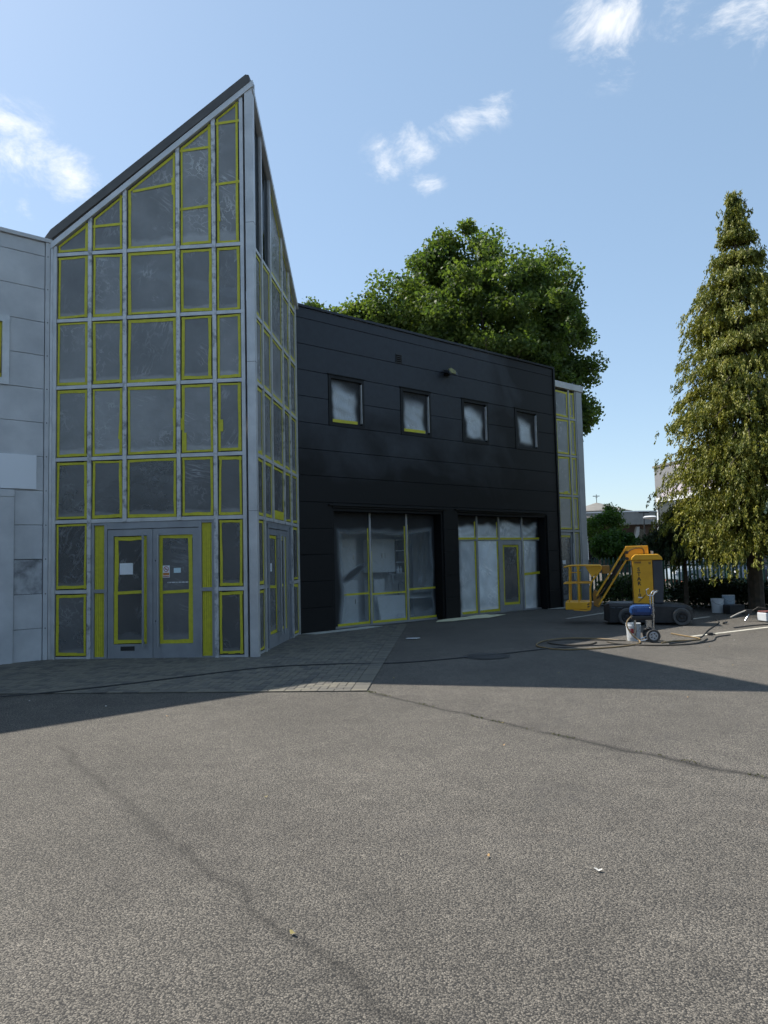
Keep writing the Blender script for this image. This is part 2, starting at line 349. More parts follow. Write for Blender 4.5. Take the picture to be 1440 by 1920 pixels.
# ------------------------------------------------------------------ block paving apron round the tower
S = 3.46; Q = math.sqrt(.5)
M_BED = pm('paving_joint_sand', (.075, .07, .06), (.05, .047, .042), 9, .95)
def brick_mat(name, a, b_):
    return pm(name, a, b_, 5, .85, bump=.35, bscale=90)
M_BR = [brick_mat('paver_buff', (.175, .16, .125), (.125, .115, .095)), brick_mat('paver_grey', (.14, .13, .108), (.10, .095, .083)), brick_mat('paver_dark', (.11, .103, .09), (.08, .076, .07))]
PX1, PY0 = 2.20, -3.09
bed = MB(); bed.add([(-6.3, PY0+.004, .003), (PX1-.004, PY0+.004, .003), (PX1-.004, 5.5, .003), (-6.3, 5.5, .003)], [(0, 1, 2, 3)])
paving = tag(bed.build('block_paving', M_BED, recalc=False), kind='structure')
BW, BG = .1, .006
def brick_mesh(lx, ly):
    x, y, c, h = lx/2-BG/2, ly/2-BG/2, .006, .012
    v = [(-x,-y,0),(x,-y,0),(x,y,0),(-x,y,0),(-x,-y,h-.004),(x,-y,h-.004),(x,y,h-.004),(-x,y,h-.004),(-x+c,-y+c,h),(x-c,-y+c,h),(x-c,y-c,h),(-x+c,y-c,h)]
    f = [(0,1,5,4),(1,2,6,5),(2,3,7,6),(3,0,4,7),(4,5,9,8),(5,6,10,9),(6,7,11,10),(7,4,8,11),(8,9,10,11)]
    return v, f
def inside_building(x, y):
    # wall line x - y + S = 0 (building on the upper left) and the tower triangle
    if (x-(y-S)) < -.02: return not False
    return (x > -S and x < 0 and y > 0 and y < S)
bl = []
nx0, nx1 = int(-6.2/BW), int((PX1-.2)/BW); ny0, ny1 = int(round((PY0+.1)/BW)), int(5.4/BW)
for i in range(nx0, nx1+1):
    for j in range(ny0, ny1+1):
        d = (i-j) % 4; ox, oy = PX1-.2+.0, PY0+.1
        x, y = ox-(nx1-i)*BW, oy+(j-ny0)*BW
        if d == 0: cx, cy, hz = x, y+BW/2, True
        elif d == 3: cx, cy, hz = x-BW/2, y+BW, False
        else: continue
        if cx+(.1 if hz else .05) > PX1-.2+.001 or cx < -6.2 or cy+(.05 if hz else .1) > 5.4: continue
        if inside_building(cx, cy): continue
        bl.append((cx, cy, hz))
occ = set()
for (cx, cy, hz) in bl:
    for s_ in (-1, 1): occ.add((round((cx+(s_*.05 if hz else 0))*20), round((cy+(0 if hz else s_*.05))*20)))
halves = []
for i in range(nx0-1, nx1+1):
    for j in range(ny0, ny1+1):
        cx, cy = PX1-.2-(nx1-i)*BW-.05, PY0+.1+(j-ny0)*BW+.05
        if cx > PX1-.2 or cx < -6.2 or cy > 5.35 or inside_building(cx, cy): continue
        if (round(cx*20), round(cy*20)) not in occ: halves.append((cx, cy))
for k in range(85):                                            # border course along the right edge
    bl.append((PX1-.1, PY0+.1+BW*(k+.5), True)) if not inside_building(PX1-.1, PY0+.1+BW*(k+.5)) else None
for k in range(42):
    cx = PX1-.1-.2*k
    if not inside_building(cx, PY0+.05): bl.append((cx, PY0+.05, True))
camp = CW(0, 0)
def vis(bk):                                                   # nearest first, and those in view of the photograph
    dx, dy = bk[0]-camp.x, bk[1]-camp.y; X = dx*DA[0]+dy*DC[0]; Y = dx*DA[1]+dy*DC[1]
    return math.hypot(X, Y)+(100 if abs(X) > .54*Y else 0)
bl.sort(key=vis)
meshes = {}
for hz in (True, False):
    for k, mt in enumerate(M_BR):
        v, f = brick_mesh(.2, .1) if hz else brick_mesh(.1, .2)
        me = bpy.data.meshes.new('brick'); me.from_pydata(v, [], f); me.materials.append(mt); meshes[hz, k] = me
rest = [MB(), MB(), MB()]
for n_, (x, y, hz) in enumerate(bl):
    k = random.choice((0, 0, 0, 1, 1, 2)); dz = random.uniform(-.0012, .0015); rz = random.gauss(0, .006)
    if n_ < 300:
        o = bpy.data.objects.new('brick', meshes[hz, k]); col.objects.link(o); o.parent = paving
        o.location = (x, y, .004+dz); o.rotation_euler = (random.gauss(0, .004), random.gauss(0, .004), rz)
    else:
        v, f = brick_mesh(.2, .1) if hz else brick_mesh(.1, .2)
        rest[k].add([(a+x, b_+y, c+.004+dz) for a, b_, c in v], f)
for (x, y) in halves:
    v, f = brick_mesh(.1, .1); rest[random.randrange(3)].add([(a+x, b_+y, c+.004) for a, b_, c in v], f)
for k in range(3):
    tag(rest[k].build('far_bricks', M_BR[k], paving, recalc=False), kind='stuff')

# painted lines on the asphalt
def ground_strip(name, a, b_, wd, mat, z=.004, nseg=10):
    a, b_ = Vector(a), Vector(b_); d = (b_-a); nrm = Vector((-d.y, d.x)).normalized()*wd/2; m = MB()
    pts = []
    for i in range(nseg+1):
        p = a+d*i/nseg; j = random.uniform(.85, 1.1)
        pts += [(p.x+nrm.x*j, p.y+nrm.y*j, z), (p.x-nrm.x*j, p.y-nrm.y*j, z)]
    m.add(pts, [(2*i, 2*i+2, 2*i+3, 2*i+1) for i in range(nseg)])
    return tag(m.build(name, mat), kind='structure')
ground_strip('painted_bay_line', (7.55, 2.10), (14.5, 7.2), .10, M_LINE)
ground_strip('painted_bay_line', (6.05, 6.33), (7.6, 8.3), .09, M_LINE)
ground_strip('painted_bay_line', (8.35, 5.27), (9.4, 6.26), .09, M_LINE)

# ================================================================== GLAZED CORNER TOWER
tower = empty('glazed_corner_tower', (0, 0, 0), 0, 'tall glazed corner tower with sloping roof point and yellow taped panes', 'building')
FA = lambda s, d, z: (-s, -d, z)             # front face: s metres left of the corner, d outwards
FC = lambda s, d, z: (d, s, z)               # side face: s metres back from the corner
def fbox(P, s0, s1, d0, d1, z0, z1, m=None):
    a, b_ = P(s0, d0, z0), P(s1, d1, z1); m = m or MB()
    return m.box(min(a[0], b_[0]), max(a[0], b_[0]), min(a[1], b_[1]), max(a[1], b_[1]), min(a[2], b_[2]), max(a[2], b_[2]))
def flat(P, poly, d, name, mat, parent):
    o = MB().add([P(p[0], d, p[1]) for p in poly], [tuple(range(len(poly)))]).build(name, mat, parent, recalc=False)
    zs = [p[1] for p in poly]; ss = [p[0] for p in poly]; ul = o.data.uv_layers.new(name='UVMap')
    for lp in o.data.loops:
        p = poly[lp.vertex_index]; ul.data[lp.index].uv = ((p[0]-min(ss))/(max(ss)-min(ss)), (p[1]-min(zs))/(max(zs)-min(zs)))
    return o
def tape_ring(P, poly, d, w_=.05, mat=None, parent=None, skip=(), extra=()):
    m = MB(); n = len(poly); mat = mat or M_TAPE
    for i in range(n):
        if i in skip: continue
        a, b_ = Vector(poly[i]), Vector(poly[(i+1) % n]); dr = (b_-a).normalized(); nn = Vector((-dr.y, dr.x))
        if (b_-a).length < .06: continue
        ww = w_*random.uniform(.8, 1.35); j0, j1 = random.uniform(-.010, .012), random.uniform(-.010, .012)
        k = .0006*(i+1); ns = 4; o1 = [a+dr*((b_-a).length*q/ns)+nn*(j0+(j1-j0)*q/ns+random.uniform(-.002, .002)) for q in range(ns+1)]
        o2 = [o1[q]+nn*ww*random.uniform(.86, 1.14) for q in range(ns+1)]
        for q in range(ns):
            m.add([P(*(v[0], d+k, v[1])) for v in (o1[q], o1[q+1], o2[q+1], o2[q])], [(0, 1, 2, 3)])
    if random.random() < .35:                                   # a loose overlapping scrap of tape
        i = random.randrange(n); a, b_ = Vector(poly[i]), Vector(poly[(i+1) % n]); dr = (b_-a).normalized(); nn = Vector((-dr.y, dr.x)); q0 = random.uniform(.1, .7); ln_ = min(.3, (b_-a).length*.3)
        c0_ = a+dr*(b_-a).length*q0+nn*random.uniform(.0, .02); tl_ = random.uniform(-.08, .08)
        m.add([P(v[0], d+.0045, v[1]) for v in (c0_, c0_+dr*ln_+nn*tl_*ln_, c0_+dr*ln_+nn*(tl_*ln_+w_*1.1), c0_+nn*w_*1.1)], [(0, 1, 2, 3)])
    for (a, b_, ww) in extra:
        a, b_ = Vector(a), Vector(b_); dr = (b_-a).normalized(); nn = Vector((-dr.y, dr.x))*ww/2
        m.add([P(v[0], d+.004, v[1]) for v in (a-nn, b_-nn, b_+nn, a+nn)], [(0, 1, 2, 3)])
    return m.build('masking_tape', mat, parent, recalc=False)
def masked_pane(P, poly, root, d=.03, extra=(), filmmat=None, taped=True, ragged=False, glass=None, name='pane', g0=.016, tw=.04):
    """glass > film, masking tape; the pane is a part of its building"""
    gl = flat(P, poly, d-.025, name, glass or M_GLASSD, root)
    gk = MB(); n = len(poly); ins = inset(poly, .022)
    gk.add([P(p[0], d-.010, p[1]) for p in poly]+[P(p[0], d-.010, p[1]) for p in ins], [(i, (i+1) % n, n+(i+1) % n, n+i) for i in range(n)])
    gk.build('gasket', M_GASKET, gl, recalc=False)
    if taped:
        ip = inset(poly, g0+tw*.5)
        flat(P, ip, d-.006, 'plastic_film', filmmat or M_FILM, gl)
        tape_ring(P, inset(poly, g0), d, tw, None, gl, extra=extra)
    return gl
CS = [(.155, .575), (.645, 1.205), (1.275, 2.145), (2.215, 2.765), (2.835, 3.395)]   # panes, s from the corner
MUL = [.61, 1.24, 2.18, 2.80]
ZR = [(.055, 1.10), (1.16, 2.28), (2.34, 3.34), (3.40, 4.58), (4.64, 5.75), (5.81, 6.92)]
TZ = [1.13, 2.31, 3.37, 4.61, 5.78, 6.95]
ztop = lambda s: 9.62-.735*s
for FI, P in enumerate((FA, FC)):
    # mullions
    for s in MUL:
        z0 = 0 if s in (.61, 2.80) else 2.285
        m = MB(); a = P(s-.032, .06, z0); 
        # top follows the slope
        p = [P(s-.032, .06, z0), P(s+.032, .06, z0), P(s+.032, .06, ztop(s+.032)+.02), P(s-.032, .06, ztop(s-.032)+.02)]
        off = Vector(P(0, -.11, 0))-Vector(P(0, 0, 0))
        m.prism(p, off); m.build('mullion', M_ALU2 if FI == 0 or s > 2 else M_ALU, tower)
    fbox(P, 3.395, 3.455, -.06, .06, 0, ztop(3.455)+.02).build('mullion', M_ALU, tower)
    fbox(P, .088, .150, -.06, .055, 0, 9.52).build('mullion', M_ALU, tower)
    # transoms, one piece per bay
    for z in TZ:
        for b_, (s0, s1) in enumerate(CS):
            if z < 2 and b_ in (1, 2, 3): continue
            fbox(P, s0-.0035, s1+.0035, -.05, .048, z-.030, z+.030).build('transom', M_ALU, tower)
    for b_ in (0, 4): fbox(P, CS[b_][0]-.0035, CS[b_][1]+.0035, -.05, .03, .0, .05).build('sill', M_ALU, tower)
    # sloping top rail
    s_ = (-.10, -.05)[FI]; dd = (.082, .10)[FI]
    p = [P(s_, dd, ztop(s_)), P(3.50, dd, ztop(3.50)), P(3.50, dd, ztop(3.50)+.11), P(s_, dd, ztop(s_)+.11)]
    MB().prism(p, Vector(P(0, -.15, 0))-Vector(P(0, 0, 0))).build('sloping_rail', M_ALU, tower)
    # panes
    for b_, (s0, s1) in enumerate(CS):
        for r_, (z0, z1) in enumerate(ZR):
            if r_ < 2 and b_ in (1, 2, 3): continue
            poly = [(s0, z0), (s1, z0), (s1, z1), (s0, z1)] 
            ex = []
            if FI == 0 and b_ == 1 and r_ == 4: ex = [((s1-.05, 5.3), (s1-.05, 5.7), .05)]
            if FI == 0 and b_ == 1 and r_ == 3: ex = [((s1-.06, 3.45), (s1-.06, 3.75), .07), ((s1-.02, 3.8), (s1-.02, 4.0), .05)]
            if FI == 0 and b_ == 0 and r_ == 3: ex = [((s1-.07, 3.75), (s1-.07, 3.95), .05)]
            if FI == 1 and b_ == 2 and r_ == 2: ex = [((s0+.03, z0+.10), (s1-.03, z0+.10), .14)]
            masked_pane(P, poly, tower, extra=ex, filmmat=M_FILM_DIM if r_ < 3 else M_FILM)  # lower rows take the film with darker reflections in its tint
        z0 = 6.98
        poly = [(s0, z0), (s1, z0), (s1, ztop(s1)-.01), (s0, ztop(s0)-.01)]
        ex = []
        w_ = .045
        if FI == 0:
            if b_ == 0: ex = [((s0, 9.13), (s1, 9.10), w_), ((s0, 8.05), (s1, 8.02), w_)]
            if b_ == 1: ex = [((s0, 8.70), (s1, 8.66), w_), ((s0, 7.66), (s1, 7.62), w_)]
            if b_ == 2: ex = [((s0, 8.10), (s1-.1, 8.00), w_)]
            if b_ == 3: ex = [((s0, 7.44), (s1, 7.42), w_)]
        masked_pane(P, poly, tower, extra=ex, taped=not (FI == 1 and b_ in (0, 1)), glass=M_GLASS if (FI == 1 and b_ in (0, 1)) else None)
        if FI == 1 and b_ in (0, 1):
            MB().prism([P(s0, .0, z0), P(s0+.05, .0, z0), P(s0+.05, .0, ztop(s0)-.05), P(s0, .0, ztop(s0)-.04)], Vector(P(0, .03, 0))-Vector(P(0, 0, 0))).build('inner_frame', M_ALU, tower)
    # entrance: frame, side strips, pair of doors
    fr = MB()
    for s0, s1 in ((.645, .69), (.865, .915), (2.49, 2.54), (2.72, 2.765)): fbox(P, s0, s1, -.05, .035, 0, 2.278, fr)
    fbox(P, .9155, 2.4895, -.05, .033, 2.165, 2.278, fr)
    for s0, s1 in ((.6905, .8645), (2.5405, 2.7195)):
        fbox(P, s0, s1, -.05, .031, 1.10, 1.16, fr); fbox(P, s0, s1, -.05, .031, 2.235, 2.278, fr); fbox(P, s0, s1, -.05, .031, 0, .04, fr)
    fr.build('entrance_frame', M_DOORALU, tower)
    for s0, s1 in ((.6905, .8645), (2.5405, 2.7195)):
        for z0, z1 in ((.04, 1.10), (1.16, 2.235)):
            if FI == 0:
                st = MB(); nn = 5; ww = (s1-s0)/nn
                for k in range(nn):
                    fbox(P, s0+k*ww+.002, s0+(k+1)*ww-.002, -.02, .004+.0015*(k % 2), z0, z1, st)
                st.build('side_strip_covered_in_tape', M_TAPE, tower)
            else: fbox(P, s0, s1, -.02, .0, z0, z1).build('side_strip', M_DOORALU, tower)
    for di, (s0, s1) in enumerate(((.920, 1.700), (1.708, 2.486))):
        dm = MB(); st = .10
        fbox(P, s0, s0+st, -.03, .02, .015, 2.155, dm); fbox(P, s1-st, s1, -.03, .02, .015, 2.155, dm)
        fbox(P, s0+st, s1-st, -.03, .019, .015, .245, dm); fbox(P, s0+st, s1-st, -.03, .019, 2.045, 2.155, dm)
        leaf = dm.build('door', M_DOORALU, tower)
        poly = [(s0+st, .245), (s1-st, .245), (s1-st, 2.045), (s0+st, 2.045)]
        flat(P, poly, -.02, 'glass', M_GLASSD, leaf); flat(P, inset(poly, .03), -.008, 'plastic_film', M_FILM_DIM, leaf)
        tape_ring(P, inset(poly, .006), -.003, .055, None, leaf, extra=[((s0+st, 1.11), (s1-st, 1.09), .05)])
        hs = 1.60 if di == 0 else 1.85
        h = MB().tube([P(hs, .085, .20), P(hs, .085, 2.06)], .019, 10)
        for hz_ in (.27, 1.99): h.tube([P(hs, .018, hz_), P(hs, .085, hz_)], .012, 8)
        h.build('handle', M_DOORALU, leaf, smooth=True)
        if FI == 0 and di == 1: fbox(P, 2.02, 2.26, .0195, .026, .14, .21).build('letterbox', M_BLACKPL, leaf)
        if di == 0:
            for hz_ in (.62, 1.62): MB().lathe([(.012, 0), (.012, .006)], P(s1-.045, .026, hz_), 'Y' if FI == 0 else 'X', 12).build('lock_cylinder', M_BLACKPL, leaf)
    fbox(P, .93, 2.48, -.05, .06, .001, .013).build('threshold', M_ALU, tower)
# corner post and roof
pm_ = MB(); pm_.box(-.050, .090, -.072, .055, 0, 9.58)
pm_.build('corner_post', M_ALU, tower, bevel=.004)
MB().prism([(-.045, -.065, 9.581), (.08, -.065, 9.581), (.08, .05, 9.581), (-.045, .05, 9.581)], (0, 0, .09)).build('post_cap', M_ALU, tower)
for z in (2.4, 4.9, 7.3): MB().box(-.052, .0915, -.0735, .057, z, z+.006).build('post_joint', M_GASKET, tower)
# triangular roof plane falling back from the corner, with the dark fascia standing on the front rail
rf = MB(); zt = lambda s: ztop(s)+.085
rf.prism([(.02, -.02, zt(0)), (-3.44, -.02, zt(3.44)), (-3.44, .02, zt(3.44)), (-.02, 3.44, zt(3.44)), (.02, 3.44, zt(3.44))], (0, 0, .03))
roof = rf.build('roof', M_FASCIA, tower)
zf = lambda s: ztop(s)+.112
p = [(.05, -.09, zf(-.05)), (-3.70, -.085, zf(3.62)), (-3.70, -.085, zf(3.62)+.06), (-3.50, -.085, zf(3.4)+.16), (-.02, -.085, zf(.02)+.19), (.04, -.085, zf(-.04)+.13)]
MB().prism(p, (0, .14, 0)).build('fascia', M_FASCIA, roof)
MB().bar((.06, -.05, zf(-.05)+.012), (.06, 3.46, zf(3.46)+.012), .06, .02, (0, 0, 1)).build('edge_trim', M_ALU, roof)
# dark hall behind the glass
MB().prism([(-3.40, .12, 0), (-.14, 3.40, 0), (-.14, 3.40, 7.0), (-3.40, .12, 7.0)], (-.05, .05, 0)).build('inner_wall', M_INNER, tower)
MB().prism([(-.10, .10, 3.05), (-3.30, .10, 3.05), (-.10, 3.30, 3.05)], (0, 0, .16)).build('landing', M_INNER, tower)
MB().prism([(-.08, .08, .001), (-3.38, .08, .001), (-.08, 3.38, .001)], (0, 0, .012)).build('hall_floor', M_FLOOR_IN, tower)
for s in (1.24+.2, 2.18): MB().tube([(-s, .5, 4.2), (-s, .5, 3.5)], .014, 8).build('inner_streak_rod', M_WHITE, tower)  # white rods standing in for pale vertical light streaks in the glazing
MB().tube([(-3.0, .14, 2.92), (-.2, .14, 2.92)], .012, 8).build('inner_handrail', M_ALU, tower)

# notices stuck to the doors (things of their own)
def notice(name, P, s0, s1, z0, z1, label, mat=None):
    o = fbox(P, s0, s1, -.0065, -.0045, z0, z1).build(name, mat or M_PAPER); return tag(o, label, 'notice')
notice('paper_notice', FA, 2.06, 2.29, 1.40, 1.59, 'white paper notice on the left leaf of the front entrance door')
ns = notice('prohibition_sign', FA, 1.425, 1.545, 1.335, 1.535, 'no smoking sign with red ring on the right leaf of the front entrance door')
M_RED = pm('sign_red', (.45, .04, .05), (.38, .035, .045), 9, .5); M_ORANGE = pm('sign_orange', (.62, .28, .05), (.6, .2, .06), 9, .5)
rg = MB(); c0 = (1.485, 1.475)
for k in range(24):
    a0, a1 = 2*math.pi*k/24, 2*math.pi*(k+1)/24
    rg.add([FA(c0[0]+r_*math.cos(a), -.0042, c0[1]+r_*math.sin(a)) for r_, a in ((.046, a0), (.046, a1), (.036, a1), (.036, a0))], [(0, 1, 2, 3)])
rg.add([FA(c0[0]+x, -.0040, c0[1]+z) for x, z in ((-.033, -.025), (-.026, -.032), (.033, .025), (.026, .032))], [(0, 1, 2, 3)])
rg.build('prohibition_ring', M_RED, ns, recalc=False)
MB().add([FA(c0[0]+x, -.0043, c0[1]+z) for x, z in ((-.028, -.006), (.024, -.006), (.024, .004), (-.028, .004))], [(0, 1, 2, 3)]).build('cigarette', M_BLACKPL, ns, recalc=False)
MB().add([FA(x, -.0042, z) for x, z in ((1.432, 1.37), (1.538, 1.37), (1.538, 1.415), (1.432, 1.415))], [(0, 1, 2, 3)]).build('warning_band', M_ORANGE, ns, recalc=False)
MB().add([FA(x, -.0042, z) for x, z in ((1.432, 1.345), (1.538, 1.345), (1.538, 1.358), (1.432, 1.358))], [(0, 1, 2, 3)]).build('warning_text_band', M_RED, ns, recalc=False)
notice('paper_notice', FA, 1.235, 1.355, 1.41, 1.49, 'small pale blue card on the right leaf of the front entrance door', pm('pale_blue_card', (.62, .78, .83), (.55, .72, .78), 9, .6))
tx = MB(); rr_ = random.Random(3)
x = 1.46
while x > 1.10:
    ww = rr_.uniform(.008, .02)
    tx.add([FA(q, -.0042, z) for q, z in ((x, 1.245), (x-ww, 1.245), (x-ww, 1.262), (x, 1.262))], [(0, 1, 2, 3)]); x -= ww+rr_.choice((.004, .004, .012))
tag(tx.build('vinyl_lettering_strip', M_PAPER, recalc=False), 'faint line of small white vinyl lettering across the entrance door glass', 'lettering')
notice('paper_notice', FC, 1.16, 1.26, 1.38, 1.53, 'small white card on the near leaf of the side entrance door')
n2 = notice('paper_notice', FC, 1.83, 2.0, 1.33, 1.62, 'white and red notice on the far leaf of the side entrance door')
MB().add([FC(x, -.0042, z) for x, z in ((1.84, 1.36), (1.99, 1.36), (1.99, 1.42), (1.84, 1.42))], [(0, 1, 2, 3)]).build('red_band', M_RED, n2, recalc=False)

# ================================================================== BLACK WING
# local frame: x = t along the wall from the tower, -y = outwards, z up
wing = empty('black_painted_wing', (0, S, 0), R(45), 'two storey wing of panels sprayed black, beside the glazed corner tower', 'building')
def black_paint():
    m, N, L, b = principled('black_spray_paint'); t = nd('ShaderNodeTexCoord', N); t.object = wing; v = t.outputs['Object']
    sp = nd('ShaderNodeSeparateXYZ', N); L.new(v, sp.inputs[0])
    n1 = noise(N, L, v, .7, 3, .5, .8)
    # fresh second coat below about 3.6 m and at the far end; greyer first coat above, its blue partly painted-in sky reflection
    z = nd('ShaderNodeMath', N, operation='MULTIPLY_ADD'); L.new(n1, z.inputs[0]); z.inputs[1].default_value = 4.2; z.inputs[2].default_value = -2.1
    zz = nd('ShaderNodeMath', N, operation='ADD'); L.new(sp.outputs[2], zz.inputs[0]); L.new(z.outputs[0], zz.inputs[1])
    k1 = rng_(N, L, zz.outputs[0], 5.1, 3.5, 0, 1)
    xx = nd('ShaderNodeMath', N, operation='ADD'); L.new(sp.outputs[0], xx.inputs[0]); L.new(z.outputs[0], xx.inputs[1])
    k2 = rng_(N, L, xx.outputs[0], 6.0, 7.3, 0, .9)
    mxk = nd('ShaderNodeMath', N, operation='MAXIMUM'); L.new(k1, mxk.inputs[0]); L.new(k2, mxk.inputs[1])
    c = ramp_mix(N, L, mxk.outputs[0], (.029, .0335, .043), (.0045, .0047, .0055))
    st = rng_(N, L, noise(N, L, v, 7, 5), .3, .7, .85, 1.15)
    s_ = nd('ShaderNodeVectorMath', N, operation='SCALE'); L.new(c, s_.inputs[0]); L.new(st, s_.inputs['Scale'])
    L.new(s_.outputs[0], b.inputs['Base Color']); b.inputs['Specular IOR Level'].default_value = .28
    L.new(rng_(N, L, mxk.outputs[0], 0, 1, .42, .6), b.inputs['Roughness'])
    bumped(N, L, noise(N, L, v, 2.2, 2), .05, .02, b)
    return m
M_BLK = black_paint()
M_BLKTRIM = pm('black_trim', (.011, .0115, .013), (.007, .0075, .008), 3, .55, spec=.25)
FB = lambda t, d, z: (t, -d, z)
WB = 9.24; WT = 7.20
ZB = [0, .54, 1.11, 1.69, 2.26, 2.84, 3.42, 4.00, 4.58, 5.16, 5.74, 6.32, 6.90]
O1 = (.95, 4.42); O2 = (4.92, 8.66); OH = 2.72
WIN = [(.90+2.155*k, 1.92+2.155*k) for k in range(4)]
def panel(root, t0, t1, z0, z1, mat, name='cladding_panel', d=0.0, g_=.006, lipk=.0):
    m = MB(); x0, x1, a, b_ = t0+g_/2, t1-g_/2, z0+g_/2, z1-g_/2; y = -d; c = .007
    m.add([(x0, y+.04, a), (x1, y+.04, a), (x1, y+.04, b_), (x0, y+.04, b_), (x0, y+c*.8, a), (x1, y+c*.8, a), (x1, y+c*.8, b_), (x0, y+c*.8, b_),
           (x0+c, y, a+c), (x1-c, y, a+c), (x1-c, y, b_-c), (x0+c, y, b_-c)],
          [(0, 1, 5, 4), (1, 2, 6, 5), (2, 3, 7, 6), (3, 0, 4, 7), (4, 5, 9, 8), (5, 6, 10, 9), (6, 7, 11, 10), (7, 4, 8, 11), (8, 9, 10, 11)])
    return m.build(name, mat, root, recalc=False)
T0 = .07
for i in range(len(ZB)-1):
    z0, z1 = ZB[i], ZB[i+1]
    if z1 <= 2.3 or abs(z0-2.26) < .01: spans = [(T0, O1[0]), (O1[1], O2[0]), (O2[1], WB-.05)] 
    elif z0 > 4.5 and z1 < 5.8:
        e = [T0]+[q for w_ in WIN for q in w_]+[WB-.05]; spans = [(e[2*k], e[2*k+1]) for k in range(5)]
    else: spans = [(T0, WB-.05)]
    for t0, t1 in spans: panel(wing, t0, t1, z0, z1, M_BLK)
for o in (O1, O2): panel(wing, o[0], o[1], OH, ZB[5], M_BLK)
# backing sheet behind the joints, with the openings left out
bk = MB(); y0, y1 = .042, .10
def wbox(t0, t1, z0, z1): bk.box(t0, t1, y0, y1, z0, z1)
wbox(T0, O1[0]+.05, 0, 2.68); wbox(O1[1]-.05, O2[0]+.05, 0, 2.68); wbox(O2[1]-.05, WB-.06, 0, 2.68); wbox(T0, WB-.06, 2.68, 4.58)
e = [T0]+[q for w_ in WIN for q in (w_[0]+.04, w_[1]-.04)]+[WB-.06]
for k in range(5): wbox(e[2*k], e[2*k+1], 4.58, 5.74)
wbox(T0, WB-.06, 5.74, 7.1)
bk.build('backing_wall', M_GASKET, wing)
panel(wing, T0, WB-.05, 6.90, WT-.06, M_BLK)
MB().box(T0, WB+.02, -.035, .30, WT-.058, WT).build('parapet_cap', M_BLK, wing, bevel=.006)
MB().box(WB-.048, WB+.02, -.03, .03, 0, WT-.06).build('corner_trim', M_BLKTRIM, wing)
MB().box(.0, T0-.002, -.012, .05, 0, WT-.06).build('corner_trim', M_BLKTRIM, wing)
# heavy back of the wing: roof, rear and end walls, inner partition of the showroom
M_REAR = pm('rear_cladding', (.45, .46, .48), (.36, .37, .39), 2, .5)
MB().box(.2, WB, .302, 8.0, 6.9, 6.98).build('roof', M_REAR, wing)
MB().box(-5, WB, 8.0, 8.2, 0, 7.1).build('rear_wall', M_REAR, wing)
MB().box(WB-.059, WB, .11, 8.0, 0, 6.9).build('end_wall', M_REAR, wing)
MB().box(.12, WB-.1, .34, 7.9, 2.85, 3.15).build('upper_floor', M_INNER, wing)
M_ROOM = pm('showroom_wall', (.66, .68, .69), (.6, .62, .63), 1.5, .8)
MB().box(.12, WB-.1, 1.80, 1.90, 0.012, 2.85).build('showroom_partition', M_ROOM, wing)
MB().box(.02, .11, .11, 1.80, 0.012, 2.85).build('showroom_side_wall', M_ROOM, wing)
MB().box(.12, WB-.1, .30, 1.80, .001, .012).build('showroom_floor', pm('showroom_floor', (.42, .43, .44), (.36, .37, .38), 2, .35), wing)
# upper windows
def grid_sheet(name, mat, parent, t0, t1, z0, z1, d, paintf, nx=40, nz_=52, wave=.004, P=FB, seed=0):
    rs = np.random.RandomState(seed); gx, gz = np.meshgrid(np.linspace(0, 1, nx+1), np.linspace(0, 1, nz_+1))
    # smooth random folds
    h = np.zeros_like(gx)
    for k in range(7):
        fx, fz, ph = rs.uniform(-5, 5), rs.uniform(-4, 7), rs.uniform(0, 6.28); h += np.sin(2*np.pi*(fx*gx+fz*gz)/2+ph+1.5*np.sin(3*gz+ph))*rs.uniform(.2, 1)
    env = np.minimum(np.minimum(gx, 1-gx), np.minimum(gz, 1-gz)); h = h*np.clip(env*8, 0, 1)*wave
    T = t0+gx*(t1-t0); Z = z0+gz*(z1-z0)
    pts = [P(T[j, i], d+h[j, i], Z[j, i]) for j in range(nz_+1) for i in range(nx+1)]
    fs = [(j*(nx+1)+i, j*(nx+1)+i+1, (j+1)*(nx+1)+i+1, (j+1)*(nx+1)+i) for j in range(nz_) for i in range(nx)]
    o = MB().add(pts, fs).build(name, mat, parent, smooth=True, recalc=False)
    ul = o.data.uv_layers.new(name='UVMap'); vi = np.zeros(len(o.data.loops), dtype=np.int32); o.data.loops.foreach_get('vertex_index', vi)
    uvc = np.stack([gx.ravel()[vi], gz.ravel()[vi]], 1).astype(np.float32); ul.data.foreach_set('uv', uvc.ravel())
    # wobble for the overspray edge
    nzv = np.zeros_like(T)
    for k in range(14):
        fx, fz, ph = rs.normal(0, 5), rs.normal(0, 5), rs.uniform(0, 6.28); nzv += np.sin(fx*T+fz*Z+ph)*rs.uniform(.3, 1)/3
    pv = np.clip(paintf(T, Z, nzv), 0, 1).astype(np.float32)
    at = o.data.attributes.new('paint', 'FLOAT', 'POINT'); at.data.foreach_set('value', pv.ravel()); return o
def sstep(x, a, b_):
    t = np.clip((x-a)/(b_-a), 0, 1); return t*t*(3-2*t)
